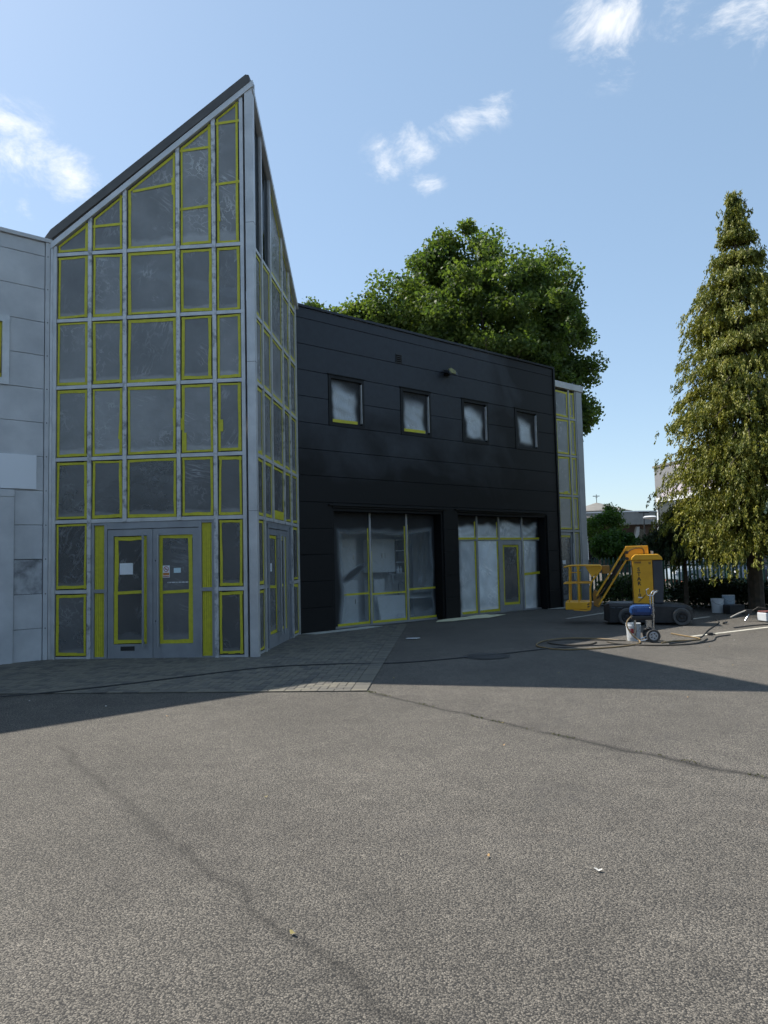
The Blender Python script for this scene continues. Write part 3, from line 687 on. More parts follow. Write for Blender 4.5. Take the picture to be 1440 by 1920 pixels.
for k, (t0, t1) in enumerate(WIN):
    z0, z1 = 4.58, 5.74
    fm = MB(); fw_ = .075
    fm.box(t0, t0+fw_, -.012, .10, z0, z1); fm.box(t1-fw_, t1, -.012, .10, z0, z1)
    fm.box(t0+fw_, t1-fw_, -.011, .10, z0, z0+fw_); fm.box(t0+fw_, t1-fw_, -.011, .10, z1-fw_, z1)
    wn = fm.build('window', M_BLKTRIM, wing)
    MB().box(t0-.03, t1+.03, -.035, -.002, z1+.002, z1+.02).build('drip_rail', M_BLKTRIM, wn)
    MB().box(t1-fw_-.012, t1-fw_-.001, -.018, .06, z0+fw_+.05, z1-fw_-.04).build('bare_frame_edge', M_ALU, wn)
    a0, a1, b0, b1 = t0+fw_, t1-fw_, z0+fw_, z1-fw_
    flat(FB, [(a0, b0), (a1, b0), (a1, b1), (a0, b1)], -.07, 'glass', M_GLASSD, wn)
    lim = [(.09, .16, .06, .26), (.12, .15, .08, .28), (.16, .17, .11, .30), (.17, .18, .13, .28)][k]
    def pf(T, Z, n, a0=a0, a1=a1, b0=b0, b1=b1, lim=lim):
        e_ = np.minimum.reduce([(T-a0)/lim[0], (a1-T)/lim[1], (Z-b0)/lim[2], (b1-Z)/lim[3]])
        return 1-sstep(e_+n*.5, .35, 1.6)
    grid_sheet('plastic_film', M_FILMU, wn, a0, a1, b0, b1, -.045, pf, 30, 36, .006, seed=20+k)
    if k < 2: MB().add([FB(x, -.036, z) for x, z in ((a0+.06, b0+.02), (a1-.10, b0+.03), (a1-.10, b0+.10), (a0+.06, b0+.09))], [(0, 1, 2, 3)]).build('masking_tape', M_TAPE, wn, recalc=False)
    if k == 0: MB().add([FB(x, -.036, z) for x, z in ((a0+.01, b0+.08), (a0+.035, b0+.08), (a0+.03, b1-.3), (a0+.012, b1-.3))], [(0, 1, 2, 3)]).build('masking_tape', M_TAPE, wn, recalc=False)
# lintel rails over the shopfronts
for a, b_ in ((.84, 4.56), (4.82, 8.60)): MB().box(a, b_, -.05, -.0, 2.775, 2.805).build('lintel_rail', M_BLKTRIM, wing)
# reveals of the openings
for (a, b_) in (O1, O2):
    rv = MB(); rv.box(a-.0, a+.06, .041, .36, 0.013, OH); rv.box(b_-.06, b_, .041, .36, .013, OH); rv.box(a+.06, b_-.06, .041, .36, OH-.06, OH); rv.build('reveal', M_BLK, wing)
GD = -.30
def vbar(root, t, z0, z1, wd=.055, mat=None, name='mullion', d0=-.36, d1=-.27):
    return fbox(FB, t-wd/2, t+wd/2, d0, d1, z0, z1).build(name, mat or M_DOORALU, root)
# shopfront by the tower: three tall panes behind clear film
sh1 = MB()
fbox(FB, 1.01, 4.36, -.36, -.271, .013, .055, sh1); sh1.build('shopfront_sill', M_DOORALU, wing)
for t in (2.23, 3.39): vbar(wing, t, .055, 2.66)
E1 = [1.01, 2.2025, 2.2575, 3.3625, 3.4175, 4.36]
for k in range(3):
    a0, a1 = E1[2*k], E1[2*k+1]
    pn = flat(FB, [(a0, .055), (a1, .055), (a1, 2.66), (a0, 2.66)], -.325, 'pane', M_GLASSC, wing)
    def pf(T, Z, n, k=k):
        p_ = sstep(Z+n*.09, 2.10, 2.36)
        if k == 0:
            p_ = np.maximum(p_, 1-sstep(T+n*.05-.05*(1-Z/2.4), 1.22, 1.50))
            d_ = np.hypot((T-1.78)*.9+(Z-1.28)*-.55, ((Z-1.26)+(T-1.76)*-.45)*1.9); p_ = np.maximum(p_, .93*(1-sstep(d_+n*.05, .12, .30)))
        if k == 2: p_ = np.maximum(p_, sstep(T+n*.05, 4.12, 4.30))
        if k == 1: p_ = np.maximum(p_, .5*(1-sstep(np.hypot((T-3.1)*.6, Z-.16)+n*.05, .02, .22)))
        return p_
    grid_sheet('plastic_film', M_FILMC, pn, a0, a1, .06, 2.655, -.305, pf, 48, 90, .004, seed=40+k)
    zt_ = (.76, .74, .80)[k]
    tp = MB()
    for (s0, z0, s1, z1, wd) in ((a0+(.3 if k == 0 else .02), zt_, a1-.01, zt_+.01, .045), (a0+(.25 if k == 0 else 0), .085, a1, .09, .055),
                                 (a1-.02, .1, a1-.02, 2.3 if k == 0 else 2.36, .035), (a0+.02, .1, a0+.02, (0, 1.75, 2.4)[k], .03)):
        if z1-z0 > 1 or s1-s0 > .3:
            A_, B_ = Vector((s0, z0)), Vector((s1, z1)); dr = (B_-A_).normalized(); nn = Vector((-dr.y, dr.x))*wd/2
            if k == 2 and s0 > 4.2: continue
            if k == 0 and s1 < 1.2: continue
            tp.add([FB(v[0], -.298+.0004*len(tp.f), v[1]) for v in (A_-nn, B_-nn, B_+nn, A_+nn)], [(0, 1, 2, 3)])
    tp.build('masking_tape', M_TAPE, pn, recalc=False)
# shopfront with the door: milky film
T2 = [5.0, 5.90, 5.97, 6.80, 6.865, 7.80, 7.865, 8.22]
for t, z0, z1 in ((5.935, .013, 2.66), (6.832, .013, 2.66), (7.832, .013, 2.66)): vbar(wing, t, z0, z1, .065)
for a0, a1 in ((4.98, 5.9025), (5.9675, 6.7995), (6.8645, 7.7995), (7.8645, 8.60)): fbox(FB, a0, a1, -.36, -.273, 2.0, 2.06).build('shopfront_transom', M_DOORALU, wing)
for a0, a1 in ((4.98, 5.9025), (5.9675, 6.7995), (7.8645, 8.60)): fbox(FB, a0, a1, -.36, -.273, .013, .05).build('shopfront_sill', M_DOORALU, wing)
def pf2(T, Z, n):
    p_ = sstep(Z+n*.07, 2.34, 2.52); p_ = np.maximum(p_, 1-sstep(T+n*.05, 5.16, 5.38)); return np.maximum(p_, sstep(T+n*.04+.05*(1-Z/2.4), 8.40, 8.55))
for k, (a0, a1) in enumerate(((4.98, 5.9025), (5.9675, 6.7995), (6.8645, 7.7995), (7.8645, 8.60))):
    pn = flat(FB, [(a0, 2.06), (a1, 2.06), (a1, 2.66), (a0, 2.66)], -.325, 'pane', M_GLASSD, wing)
    grid_sheet('plastic_film', M_FILMW, pn, a0, a1, 2.065, 2.655, -.30, pf2, 40, 26, .006, seed=60+k)
    tp = MB()
    tp.add([FB(x, -.2685, z) for x, z in ((a0+.0, 2.025), (a1, 2.03), (a1, 2.085), (a0, 2.08))], [(0, 1, 2, 3)])
    if k in (0, 1): tp.add([FB(x, -.296, z) for x, z in ((a1-.05, 2.09), (a1-.005, 2.09), (a1-.005, 2.52), (a1-.05, 2.5))], [(0, 1, 2, 3)])
    tp.build('masking_tape', M_TAPE, pn, recalc=False)
    if k == 2: continue
    pn = flat(FB, [(a0, .05), (a1, .05), (a1, 2.0), (a0, 2.0)], -.325, 'pane', M_GLASSD, wing)
    grid_sheet('plastic_film', M_FILMW, pn, a0, a1, .055, 1.995, -.30, pf2, 44, 64, .006, seed=70+k)
    tp = MB()
    if k < 2:
        tp.add([FB(x, -.292, z) for x, z in ((a1-.06, .06), (a1-.01, .06), (a1-.005, 1.99), (a1-.06, 1.99))], [(0, 1, 2, 3)])
        tp.add([FB(x, -.2915, z) for x, z in ((a0+(.35 if k == 0 else 0), .06), (a1, .06), (a1, .13), (a0+(.3 if k == 0 else 0), .12))], [(0, 1, 2, 3)])
    else:
        tp.add([FB(x, -.2925, z) for x, z in ((a0+.01, .1), (a0+.04, .1), (a0+.04, 1.99), (a0+.01, 1.99))], [(0, 1, 2, 3)])
        tp.add([FB(x, -.2915, z) for x, z in ((a0, 1.0), (a1, 1.03), (a1, 1.10), (a0, 1.07))], [(0, 1, 2, 3)])
    tp.build('masking_tape', M_TAPE, pn, recalc=False)
dm = MB(); s0, s1, st = 6.87, 7.795, .11
fbox(FB, s0, s0+st, -.36, -.285, .02, 1.99, dm); fbox(FB, s1-st, s1, -.36, -.285, .02, 1.99, dm)
fbox(FB, s0+st, s1-st, -.36, -.286, .02, .20, dm); fbox(FB, s0+st, s1-st, -.36, -.286, 1.88, 1.99, dm)
leaf = dm.build('door', M_DOORALU, wing)
poly = [(s0+st, .20), (s1-st, .20), (s1-st, 1.88), (s0+st, 1.88)]
flat(FB, poly, -.33, 'glass', M_GLASSD, leaf); flat(FB, inset(poly, .03), -.318, 'plastic_film', M_FILM_DIM, leaf)
tape_ring(FB, inset(poly, .004), -.312, .055, None, leaf)
MB().tube([FB(s1-.055, -.24, .7), FB(s1-.055, -.24, 1.3)], .015, 8).build('handle', M_DOORALU, leaf, smooth=True)
# small louvre vent and the floodlight
vt = box('vent', M_GASKET, wing, 2.93, 3.13, -.012, .0, 6.34, 6.56)
for k in range(4): MB().bar((2.945, -.016, 6.375+.048*k), (3.115, -.016, 6.375+.048*k), .012, .026, (0, -.6, .8)).build('louvre', M_BLKTRIM, vt)
fl = empty('floodlight', (0, 0, 0), 0, 'small floodlight wrapped in yellow tape high on the black wall', 'lamp'); fl.location = wing.matrix_basis.to_translation()
fl.location = (4.66*Q+.0*Q, S+4.66*Q, 6.28); fl.rotation_euler = (0, 0, R(45))
MB().box(-.07, .07, -.06, -.001, -.03, .05).build('bracket', M_BLKTRIM, fl)
MB().prism([(-.15, -.10, .02), (.15, -.10, .02), (.15, -.30, -.05), (-.15, -.30, -.05)], (0, .05, .10)).build('lamp_body', M_BLACKPL, fl, bevel=.008)
MB().prism([(-.11, -.305, -.02), (.05, -.31, -.03), (.09, -.27, .07), (.0, -.2, .15), (-.1, -.22, .09)], (0, .05, .01)).build('tape_wrap', pm('dusty_tape', (.28, .26, .09), (.14, .13, .06), 12, .7), fl)

# ---- things in the showroom behind the first shopfront
def room(name, x, y, label, cat):
    o = empty(name, (0, 0, 0), R(45), label, cat); o.location = ((x+y*-1)*Q*1.0, S+(x+y)*Q, .012); return o
M_BATHSIDE = pm('dark_bath_panel', (.06, .062, .068), (.045, .047, .05), 3, .4)
bt = room('bath', 3.95, .70, 'rectangular white bath with dark side panel behind the clear film', 'bath')
rim = MB(); bw, bd, bh = 1.75, .80, .56
o_ = [(0, 0, bh), (bw, 0, bh), (bw, bd, bh), (0, bd, bh)]; i_ = [(.05, .05, bh), (bw-.05, .05, bh), (bw-.05, bd-.05, bh), (.05, bd-.05, bh)]; b__ = [(.18, .15, .12), (bw-.25, .15, .12), (bw-.25, bd-.15, .12), (.18, bd-.15, .12)]
lo = [(0, 0, bh-.03), (bw, 0, bh-.03), (bw, bd, bh-.03), (0, bd, bh-.03)]
rim.add(o_+i_+b__+lo, [(0, 1, 5, 4), (1, 2, 6, 5), (2, 3, 7, 6), (3, 0, 4, 7), (4, 5, 9, 8), (5, 6, 10, 9), (6, 7, 11, 10), (7, 4, 8, 11), (8, 9, 10, 11), (12, 13, 1, 0), (13, 14, 2, 1), (14, 15, 3, 2), (15, 12, 0, 3)])
rim.build('tub', M_WHITE, bt, recalc=False)
sd = MB(); 
for q in ((.01, bw-.01, .01, .03), (.01, bw-.01, bd-.03, bd-.01), (.01, .03, .03, bd-.03), (bw-.03, bw-.01, .03, bd-.03)): sd.box(q[0], q[1], q[2], q[3], 0, bh-.031)
sd.build('side_panel', M_BATHSIDE, bt)
tapo = MB().tube([(.25, .86, 0), (.25, .86, .85), (.25, .82, .93), (.25, .70, .93), (.25, .66, .88)], .018, 8); tapo.build('standing_tap', M_STEEL, bt, smooth=True)
def cabinet(x, y, w_, d_, z0, z1, nd_, label):
    c = room('cabinet', x, y, label, 'cabinet'); MB().box(0, w_, .02, d_, z0, z1).build('carcass', M_WHITE, c)
    for k in range(nd_):
        dr = MB().box(k*w_/nd_+.003, (k+1)*w_/nd_-.003, 0, .018, z0+.003, z1-.003).build('door', M_WHITE, c)
        MB().box((k+.5)*w_/nd_+(.35 if k == 0 else -.38)*w_/nd_-.008, (k+.5)*w_/nd_+(.35 if k == 0 else -.38)*w_/nd_+.008, -.02, 0, (z0+z1)/2-.06, (z0+z1)/2+.06).build('handle', M_STEEL, dr)
    return c
cabinet(3.06, 1.25, .77, .34, 1.21, 2.06, 2, 'white two door wall cabinet in the showroom')
cabinet(1.90, 1.25, .66, .34, 1.16, 2.06, 1, 'wide white wall cabinet at the left of the showroom')
cabinet(1.90, 1.20, .66, .40, .0, 1.04, 1, 'white base cabinet under the wide wall cabinet in the showroom')
cabinet(3.08, 1.20, .34, .40, .0, 1.04, 1, 'narrow white base cabinet under the two door wall cabinet')
sf = room('shelf_unit', 3.86, 1.26, 'open dark shelf unit with white bottles next to the wall cabinet', 'shelf')
M_WOOD = pm('dark_wood', (.09, .07, .055), (.06, .045, .035), 4, .5)
m = MB(); m.box(0, .36, .30, .32, 1.16, 2.06); m.box(0, .02, 0, .299, 1.16, 2.06); m.box(.34, .36, 0, .299, 1.16, 2.06); m.build('case', M_WOOD, sf)
for z in (1.165, 1.45, 1.75, 2.04): MB().box(.021, .339, 0, .298, z, z+.018).build('shelf', M_WHITE, sf)
for k, x in enumerate((.08, .17, .27)):
    b0 = room('bottle', 3.86+x, 1.36, ('leftmost', 'middle', 'rightmost')[k]+' of three white bottles on the bottom shelf in the showroom', 'bottle')
    MB().lathe([(.03, 1.18), (.032, 1.28), (.012, 1.31), (.012, 1.345)], (0, 0, 0), 'Z', 12).build('body', M_WHITE, b0, smooth=True)
pb = room('display_panel', 3.0, .85, 'large pale display panel leaning on the showroom floor', 'panel')
MB().prism([(0, 0, 0), (.95, 0, 0), (.95, .16, .62), (0, .16, .62)], (0, .03, 0)).build('board', M_WHITE, pb)
MB().box(.05, .9, .045, .3, 0, .03).build('foot', M_WHITE, pb)
cu = room('curtain', 4.80, 1.60, 'white hanging shower curtain at the right of the showroom', 'curtain')
cm = MB(); npt = 60
pts = [(k*.014, .05*math.sin(k*1.15)+.02*math.sin(k*.5), z) for z in (.62, 2.6) for k in range(npt)]
cm.add(pts, [(k, k+1, npt+k+1, npt+k) for k in range(npt-1)]); cm.build('cloth', M_WHITE, cu, smooth=True, recalc=False)
MB().tube([(-.1, 0, 2.62), (1.0, 0, 2.62)], .014, 8).build('rail', M_STEEL, cu)

# ================================================================== PALE WING (left)
pale = empty('pale_grey_wing', (0, S, 0), R(45), 'pale grey panelled wing to the left of the glazed corner tower', 'building')
M_PALE = pm('weathered_pale_panel', (.60, .605, .62), (.44, .45, .47), 1.6, .5, bump=.05, bscale=8, rvar=.1)
M_PALE2 = pm('scuffed_pale_panel', (.46, .47, .49), (.15, .155, .165), 4.0, .6, lo=.40, hi=.66)
TE = -S*math.sqrt(2)
for i in range(len(ZB)-1):
    z0, z1 = ZB[i], ZB[i+1]
    e = [(-7.75, TE-.16)]
    if 4.5 < z0 and z1 < 5.8: e = [(-7.75, -6.72), (-5.60, TE-.16)]
    if z1 <= 2.85: e = [(-5.50, TE-.16)]
    for t0, t1 in e:
        panel(pale, t0, t1, z0, z1, M_PALE2 if (i == 2) else M_PALE, d=-.012 if i == 2 else 0)
        if t0 == -7.75:
            panel(pale, -11.5, -7.75, z0, z1, M_PALE); panel(pale, -15, -11.5, z0, z1, M_PALE)
MB().box(-15, TE-.02, .042, .10, 2.84, 7.1).build('backing_wall', M_DARKMET, pale)
MB().box(-5.50, TE-.02, .042, .10, 0, 2.84).build('backing_wall', M_DARKMET, pale)
panel(pale, -15, TE-.16, 6.90, WT-.05, M_PALE)
MB().box(-15, TE-.05, -.04, .30, WT-.048, WT+.02).build('parapet_cap', M_PALE, pale, bevel=.006)
MB().box(TE-.155, TE-.085, -.02, .04, 0, WT-.05).build('corner_trim', M_PALE, pale)
MB().box(TE-.08, TE-.02, -.035, .04, 0, WT-.05).build('corner_trim', M_ALU, pale)
for z in ZB[1:]:
    MB().lathe([(.010, -.004), (.010, .0)], (TE-.12, -.021, z), 'Y', 8).build('fixing_bolt', M_DARKMET, pale)
MB().box(-15, TE-.1, .302, 8.0, 6.9, 6.98).build('roof', M_REAR, pale)
MB().box(-15, -5.05, 8.0, 8.2, 0, 7.1).build('rear_wall', M_REAR, pale)
# window at the photo's edge
t0, t1, z0, z1 = -6.72, -5.60, 4.58, 5.74
fm = MB(); fm.box(t0, t0+.11, -.03, .08, z0, z1); fm.box(t1-.11, t1, -.03, .08, z0, z1); fm.box(t0+.11, t1-.11, -.029, .08, z0, z0+.11); fm.box(t0+.11, t1-.11, -.029, .08, z1-.11, z1)
wn = fm.build('window', M_ALU, pale); poly = [(t0+.11, z0+.11), (t1-.11, z0+.11), (t1-.11, z1-.11), (t0+.11, z1-.11)]
flat(FB, poly, -.03, 'glass', M_GLASSD, wn); flat(FB, inset(poly, .03), -.015, 'plastic_film', M_FILM, wn); tape_ring(FB, inset(poly, .005), -.010, .075, None, wn)
# broad doorway under the sign
dw = MB(); dw.box(-5.73, -5.505, -.05, .10, 0, 2.72); dw.box(-8.6, -5.505, -.06, .10, 2.72, 2.836); dw.box(-8.6, -8.38, -.05, .10, 0, 2.72)
dw.build('doorway_frame', M_PALE, pale, bevel=.008)
sh = MB()
for k in range(24): sh.box(-8.37, -5.74, .02+.006*(k % 2), .05, .1*k+.31, .1*k+.41) if .1*k+.41 < 2.72 else None
sh.box(-8.37, -5.74, .018, .05, 0, .30)
sh.build('shutter', pm('grey_shutter', (.20, .21, .23), (.15, .16, .175), 3, .45), pale)
panel(pale, -15, -8.61, 0, 1.4, M_PALE); panel(pale, -15, -8.61, 1.4, 2.84, M_PALE)
MB().box(-15, -8.6, .042, .1, 0, 2.84).build('backing_wall', M_DARKMET, pale)
sb = empty('sign_board', (0, S, 0), R(45), 'blank white sign board fixed above the doorway of the pale wing', 'sign')
MB().box(-8.4, -5.17, -.03, -.002, 2.86, 3.43).build('board', pm('sign_white', (.80, .82, .86), (.77, .79, .83), .7, .4), sb, bevel=.003)

# ================================================================== GLAZED END BAY (right)
bay = empty('glazed_end_bay', (0, S, 0), R(45), 'narrow glazed stair bay at the far end of the black wing', 'building')
M_ALU3 = pm('grey_frame', (.30, .31, .33), (.24, .25, .27), 3, .45, .2)
B0, B1, BD = 9.30, 10.72, -.12
FBb = lambda t, d, z: (t, -(d+BD), z)
bz = [(.06, 2.24), (2.31, 3.32), (3.38, 4.55), (4.61, 5.70), (5.76, 6.58)]
for t0, t1 in ((B0, B0+.07), (10.015, 10.085), (10.36, 10.42)): fbox(FBb, t0, t1, -.08, .05, 0, 6.64).build('mullion', M_ALU3, bay)
fbox(FBb, 10.425, B1, -.30, .06, 0, 6.64).build('corner_post', M_ALU3, bay)
fbox(FBb, B0-.02, B1+.05, -.35, .10, 6.645, 6.84).build('cap', pm('bay_cap', (.55, .56, .58), (.45, .46, .48), 3, .5), bay, bevel=.01)
for k, (z0, z1) in enumerate(bz):
    for j, (t0, t1) in enumerate(((B0+.07, 10.015), (10.085, 10.36))):
        if k > 0: fbox(FBb, t0+.001, t1-.001, -.07, .045, z0-.06, z0-.0).build('transom', M_ALU3, bay)
        if k == 0:
            if j == 0:
                dl = MB(); fbox(FBb, t0, t0+.07, -.05, .0, .01, 2.24, dl); fbox(FBb, t1-.08, t1-.002, -.05, .0, .01, 2.24, dl); fbox(FBb, t0+.07, t1-.08, -.05, -.001, .01, .2, dl); fbox(FBb, t0+.07, t1-.08, -.05, -.001, 2.15, 2.24, dl)
                leaf = dl.build('door', M_ALU3, bay); pl = [(t0+.07, .2), (t1-.08, .2), (t1-.08, 2.15), (t0+.07, 2.15)]
                flat(FBb, pl, -.03, 'glass', M_GLASSD, leaf); flat(FBb, inset(pl, .02), -.02, 'plastic_film', M_FILM_DIM, leaf); tape_ring(FBb, inset(pl, .003), -.015, .045, None, leaf, skip=(0, 1, 3))
                MB().tube([FBb(t1-.04, .06, .8), FBb(t1-.04, .06, 1.9)], .014, 8).build('handle', M_ALU, leaf)
            else:
                for za, zb in ((.06, 1.05), (1.11, 2.24)): masked_pane(FBb, [(t0, za), (t1, za), (t1, zb), (t0, zb)], bay, taped=True, tw=.025)
                fbox(FBb, t0+.001, t1-.001, -.07, .045, 1.05, 1.11).build('transom', M_ALU3, bay)
        else: masked_pane(FBb, [(t0, z0), (t1, z0), (t1, z1), (t0, z1)], bay, tw=.04, extra=[((t0+.3, z0+.05), (t0+.5, z0+.07), .09)] if (k == 2 and j == 0) else ())
fbox(FBb, B0, B1-.02, -4.0, -1.6, 0, 6.6).build('inner_core', M_INNER, bay)
fbox(FBb, B0, B1-.02, -1.59, -.31, 6.56, 6.63).build('roof', M_REAR, bay)
fbox(FBb, B1-.08, B1-.02, -1.6, -.31, 0, 6.55).build('end_wall', M_ALU3, bay)
fbox(FBb, B0+.2, B0+.36, -.012, -.010, 1.28, 1.40).build('notice_card', M_PAPER, bay)

# ================================================================== BOOM LIFT
def yellow():
    return pm('lift_yellow', (.82, .42, .02), (.70, .34, .018), 3, .42, bump=.03, bscale=15, rvar=.08)
M_YEL = yellow()
M_YELD = pm('lift_yellow_worn', (.42, .20, .02), (.24, .12, .025), 6, .55)
M_GREYC = pm('lift_grey_cover', (.055, .06, .075), (.04, .045, .055), 3, .5)
lift = empty('boom_lift', CW(4.93, 16.25), 0, 'yellow and black mast boom lift parked beside the glazed end bay', 'boom lift')
lift.rotation_euler = (0, 0, math.atan2(CWdir(1, 0).y, CWdir(1, 0).x)-R(17))
# local: x to the right of the photo, -y towards the camera, z up; x = 0 at the chassis' left end
ch = MB()
sec = [(-.02, .10, .40, .30), (.10, .06, .47, .43), (.62, .06, .47, .47), (1.30, .06, .45, .47), (1.68, .08, .42, .43), (1.80, .12, .36, .33)]
pts = []; 
for x, z0, z1, hw in sec: pts += [(x, -hw, z0), (x, hw, z0), (x, hw, z1-.05), (x, hw-.06, z1), (x, -hw+.06, z1), (x, -hw, z1-.05)]
fs = [(6*i+j, 6*i+(j+1) % 6, 6*i+6+(j+1) % 6, 6*i+6+j) for i in range(5) for j in range(6)]+[tuple(range(5, -1, -1)), tuple(range(30, 36))]
chas = ch.add(pts, fs).build('chassis', M_BLACKPL, lift, smooth=True)
for x in (.12, .27): MB().box(x, x+.10, -.472, -.40, .36, .385).build('bumper_lip', M_GREYC, chas, bevel=.008)
M_TYREG = pm('grey_solid_tyre', (.11, .108, .105), (.07, .068, .066), 9, .85)
def wheel(root, x, y, r, w_, out, mrim, mt=None):
    ty = MB().ring([(r*.64, y-w_*.42), (r*.72, y-w_/2), (r*.93, y-w_/2), (r, y-w_*.3), (r, y+w_*.3), (r*.93, y+w_/2), (r*.72, y+w_/2), (r*.64, y+w_*.42)], (x, 0, r)).build('wheel', mt or M_RUBBER, root, smooth=True)
    s = -1 if out < 0 else 1
    MB().lathe([(r*.64, y+s*w_*.1), (r*.645, y+s*w_*.44), (r*.54, y+s*w_*.50), (r*.50, y+s*w_*.36), (r*.24, y+s*w_*.30), (r*.20, y+s*w_*.52), (.004, y+s*w_*.54)], (x, 0, r), 'Y', 24).build('rim', mrim, ty, smooth=True)
    for k in range(5):
        a = 2*math.pi*k/5; MB().lathe([(.012, y+s*w_*.30), (.012, y+s*w_*.40)], (x+r*.36*math.cos(a), 0, r+r*.36*math.sin(a)), 'Y', 8).build('wheel_nut', M_GREYC, ty)
for x in (.46, 1.56):
    wheel(lift, x, -.46, .185, .17, -1, M_BLACKPL, M_TYREG); wheel(lift, x, .46, .185, .17, 1, M_BLACKPL, M_TYREG)
# turret / mast cover
mc = MB(); p = [(.62, 0, .45), (.66, 0, .44), (.98, 0, .44), (1.03, 0, .50), (1.03, 0, 1.40), (.62, 0, 1.40)]
mast = MB().prism([(x, -.36, z) for x, _, z in p], (0, .72, 0)).build('mast_cover', M_YEL, lift, bevel=.012)
MB().prism([(.87, -.365, .55), (1.0, -.365, .62), (1.0, -.365, 1.32), (.87, -.365, 1.32)], (0, .004, 0)).build('side_panel', M_YEL, mast, bevel=.0015)
MB().prism([(.70, -.364, .50), (.74, -.364, .50), (.90, -.364, .66), (.87, -.364, .67)], (0, .003, 0)).build('swage_line', M_YELD, mast)
for z in (.62, 1.31): MB().box(.955, 1.0, -.372, -.36, z, z+.05).build('catch', M_YELD, mast)
tcap = [(.60, 0, 1.402), (1.25, 0, 1.402), (1.23, 0, 1.46), (1.16, 0, 1.53), (.68, 0, 1.53), (.61, 0, 1.46)]
MB().prism([(x, -.38, z) for x, _, z in tcap], (0, .76, 0)).build('top_cover', M_YEL, lift, bevel=.015)
MB().prism([(1.032, -.34, .46), (1.22, -.34, .46), (1.25, -.34, .9), (1.24, -.34, 1.40), (1.032, -.34, 1.40)], (0, .68, 0)).build('mast_housing', M_GREYC, lift, bevel=.02)
MB().box(.70, 1.2, -.33, .33, .40, .439).build('turntable', M_DARKMET, lift)
# lettering, one letter under the other
def text_mesh(name, body, size, mat, parent, loc, rot, extr=.001, sx=1.0):
    cu_ = bpy.data.curves.new(name, 'FONT'); cu_.body = body; cu_.size = size; cu_.align_x = 'CENTER'; cu_.extrude = extr; cu_.resolution_u = 3; cu_.offset = size*.035
    t = bpy.data.objects.new(name, cu_); col.objects.link(t); bpy.context.view_layer.update()
    me = bpy.data.meshes.new_from_object(t.evaluated_get(bpy.context.evaluated_depsgraph_get())); bpy.data.objects.remove(t)
    me.materials.clear(); me.materials.append(mat); o = bpy.data.objects.new(name, me); col.objects.link(o); o.parent = parent; o.location = loc; o.rotation_euler = rot; o.scale = (sx, 1, 1); return o
zz = 1.255
for ch_ in 'STAR 10':
    if ch_ == ' ': zz -= .055; continue
    text_mesh('letter', ch_, .11, M_BLACKPL, mast, (.745, -.3615, zz-.09), (R(90), 0, 0), sx=1.05); zz -= .102
MB().prism([(.70, -.3625, .585), (.80, -.3625, .575), (.81, -.3625, .60), (.72, -.3625, .61)], (0, .001, 0)).build('sticker', M_PAPER, mast)
# arm head, parallel arms, knuckle
hd = [(.50, 0, 1.72), (.97, 0, 1.72), (.98, 0, 1.535), (.74, 0, 1.535), (.66, 0, 1.45), (.60, 0, 1.39), (.51, 0, 1.39), (.49, 0, 1.50)]
head = MB().prism([(x, -.14, z) for x, _, z in hd], (0, .28, 0)).build('arm_head', M_YEL, lift, bevel=.01)
MB().tube([(.54, -.16, 1.58), (.60, -.16, 1.63), (.72, -.16, 1.67), (.84, -.16, 1.665), (.88, -.16, 1.62), (.885, -.16, 1.53)], .010, 6).build('hose', M_BLACKPL, head, smooth=True)
for x, z in ((.525, 1.58), (.525, 1.44)): MB().lathe([(.035, -.155), (.035, .155)], (x, 0, z), 'Y', 14).build('pivot_pin', M_DARKMET, head)
a0, a1 = Vector((.50, 0, 1.67)), Vector((-.17, 0, .62))
for y in (-.10, .10): MB().bar(a0+Vector((0, y, 0)), a1+Vector((0, y, 0)), .035, .10, (0, -1, 0.001)).build('upper_arm', M_YEL, lift)
b0_, b1_ = Vector((.51, 0, 1.42)), Vector((-.12, 0, .42))
for y in (-.10, .10): MB().bar(b0_+Vector((0, y, 0)), b1_+Vector((0, y, 0)), .035, .075, (0, -1, 0.001)).build('lower_arm', M_YEL, lift)
MB().tube([(.40, 0, 1.38), (.02, 0, .80)], .035, 10).build('cylinder', M_DARKMET, lift, smooth=True)
MB().tube([(.02, 0, .80), (-.10, 0, .60)], .018, 10).build('piston', M_STEEL, lift, smooth=True)
MB().prism([(x, -.13, z) for x, z in ((-.23, .40), (-.12, .36), (-.06, .46), (-.12, .70), (-.20, .76), (-.25, .66))], (0, .26, 0)).build('knuckle', M_YELD, lift, bevel=.008)
MB().tube(smooth_path([(.50, -.15, 1.60), (.36, -.15, 1.30), (.16, -.15, .98), (-.04, -.15, .70), (-.16, -.15, .56)]) if 'smooth_path' in globals() else [(.50, -.15, 1.60), (.36, -.15, 1.28), (.16, -.15, 1.0), (-.04, -.15, .68), (-.16, -.15, .56)], .011, 6).build('hose', M_BLACKPL, lift, smooth=True)
MB().box(.66, .80, -.3715, -.3605, 1.335, 1.375).build('sticker', M_YELD, mast)
MB().box(.80, 1.02, -.474, -.468, .30, .36).build('data_plate', M_SILVER, chas)
MB().tube([(1.05, -.1, 1.53), (1.05, -.1, 1.60)], .03, 10).build('beacon', M_SILVER, lift)
